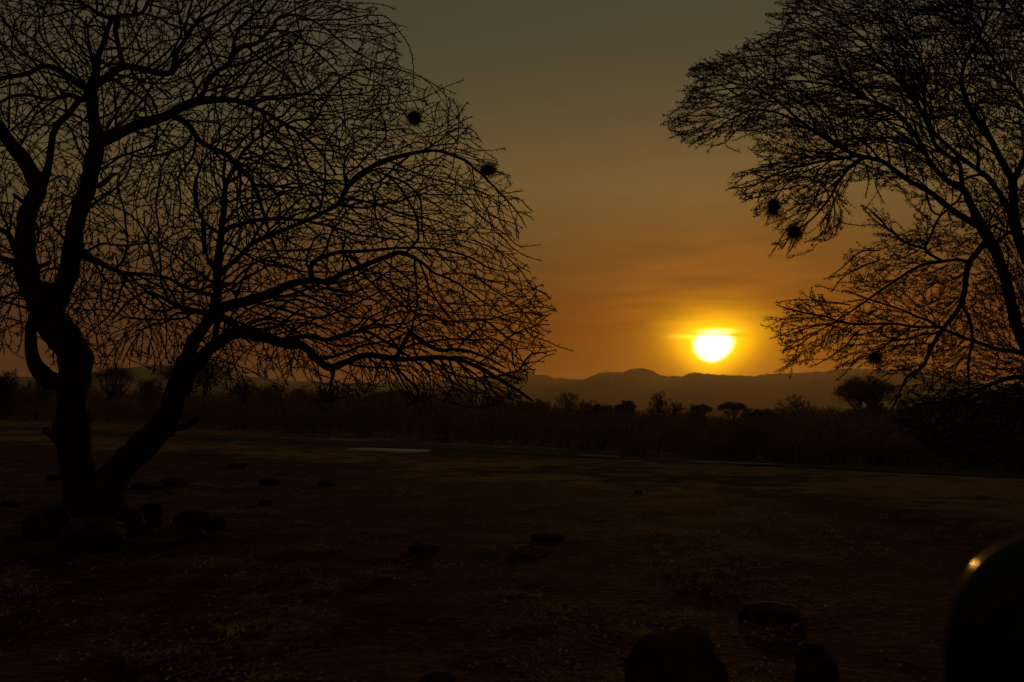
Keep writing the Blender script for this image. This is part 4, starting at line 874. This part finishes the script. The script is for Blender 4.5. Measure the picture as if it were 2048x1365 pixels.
# ------------------------------------------------------------------ vehicle side mirror close to the lens
m = bpy.data.materials.new('black_paint'); m.use_nodes = True; p = m.node_tree.nodes['Principled BSDF']
tq = m.node_tree; nq = tq.nodes.new('ShaderNodeTexNoise'); nq.inputs['Scale'].default_value = 300
rq = tq.nodes.new('ShaderNodeMapRange'); rq.inputs['To Min'].default_value = .10; rq.inputs['To Max'].default_value = .2
tq.links.new(nq.outputs['Fac'], rq.inputs['Value']); tq.links.new(rq.outputs[0], p.inputs['Roughness'])
p.inputs['Base Color'].default_value = (.008, .008, .009, 1); p.inputs['Coat Weight'].default_value = .15; p.inputs['Coat Roughness'].default_value = .05; p.inputs['Specular IOR Level'].default_value = .08
M_BLACK = m
m = bpy.data.materials.new('mirror_glass'); m.use_nodes = True; p = m.node_tree.nodes['Principled BSDF']
p.inputs['Base Color'].default_value = (.6, .6, .62, 1); p.inputs['Metallic'].default_value = 1.0; p.inputs['Roughness'].default_value = .03
M_GLASS = m
YM = 1.25; cM = at(2130, 1346, YM); root = empty('side_mirror', cM)
tag(root, 'black rounded vehicle side mirror, blurred in the lower right corner with an orange sun glint', 'mirror')
wm, hm, dm = 0.144, 0.172, 0.075
nu, nv = 72, 40; v = []
def sgp(x_, e_): return math.copysign(abs(x_) ** e_, x_)
for b_ in range(nv + 1):
    for a_ in range(nu):
        th_, ph = a_ / nu * 2 * PI, b_ / nv * PI      # poles along the y axis
        cx_, cz_ = sgp(math.cos(th_), .86), sgp(math.sin(th_), .86)
        q = sgp(math.sin(ph), .75); yy = math.cos(ph)
        yy = yy * dm * (1.0 if yy > 0 else 0.45)
        sk_ = 1 + 0.10 * (cz_ < 0) * abs(cz_)
        v.append((cx_ * q * wm * sk_, yy, cz_ * q * hm))
mb = MB(); i = np.arange(nv)[:, None] * nu; j = np.arange(nu)[None, :]
mb.add(np.array(v), np.stack([i + j, i + nu + j, i + nu + (j + 1) % nu, i + (j + 1) % nu], -1).reshape(-1, 4))
ho = mb.build('housing', M_BLACK, root)
mb = MB(); v = [(0, -dm * .45 - .004, 0)]; nn = 64
for a_ in range(nn):
    th_ = a_ / nn * 2 * PI; v.append((sgp(math.cos(th_), .8) * wm * .62, -dm * .45 - .003, sgp(math.sin(th_), .8) * hm * .64))
for a_ in range(nn):
    th_ = a_ / nn * 2 * PI; v.append((sgp(math.cos(th_), .8) * wm * .62, -dm * .45 + .012, sgp(math.sin(th_), .8) * hm * .64))
f = [(0, 1 + a_, 1 + (a_ + 1) % nn, -1) for a_ in range(nn)] + [(1 + a_, 1 + nn + a_, 1 + nn + (a_ + 1) % nn, 1 + (a_ + 1) % nn) for a_ in range(nn)]
mb.add(v, f); mb.build('mirror_face', M_BLACK, root, smooth=False)
mb = MB(); mb.tube([(0.10, 0.0, -0.10), (0.17, 0.01, -0.15), (0.26, 0.0, -0.19), (0.40, -0.05, -0.20)], [.03, .026, .026, .034], 16); mb.build('arm', M_BLACK, root)

# ------------------------------------------------------------------ air
hz = bpy.data.materials.new('haze_air'); hz.use_nodes = True; t = hz.node_tree; t.nodes.remove(t.nodes['Principled BSDF'])
pv = t.nodes.new('ShaderNodeVolumePrincipled'); pv.inputs['Density'].default_value = 6e-5; pv.inputs['Anisotropy'].default_value = 0.70
pv.inputs['Color'].default_value = (0.95, 0.85, 0.72, 1)
t.links.new(pv.outputs[0], t.nodes['Material Output'].inputs['Volume'])
mb = MB(); a_, z0, z1 = 9300.0, -1.5, 300.0
mb.add([(-a_, -a_, z0), (a_, -a_, z0), (a_, a_, z0), (-a_, a_, z0), (-a_, -a_, z1), (a_, -a_, z1), (a_, a_, z1), (-a_, a_, z1)],
       [(0, 3, 2, 1), (4, 5, 6, 7), (0, 1, 5, 4), (1, 2, 6, 5), (2, 3, 7, 6), (3, 0, 4, 7)])
tag(mb.build('haze', hz, smooth=False), 'thin dusty evening haze in the air', kind='stuff')
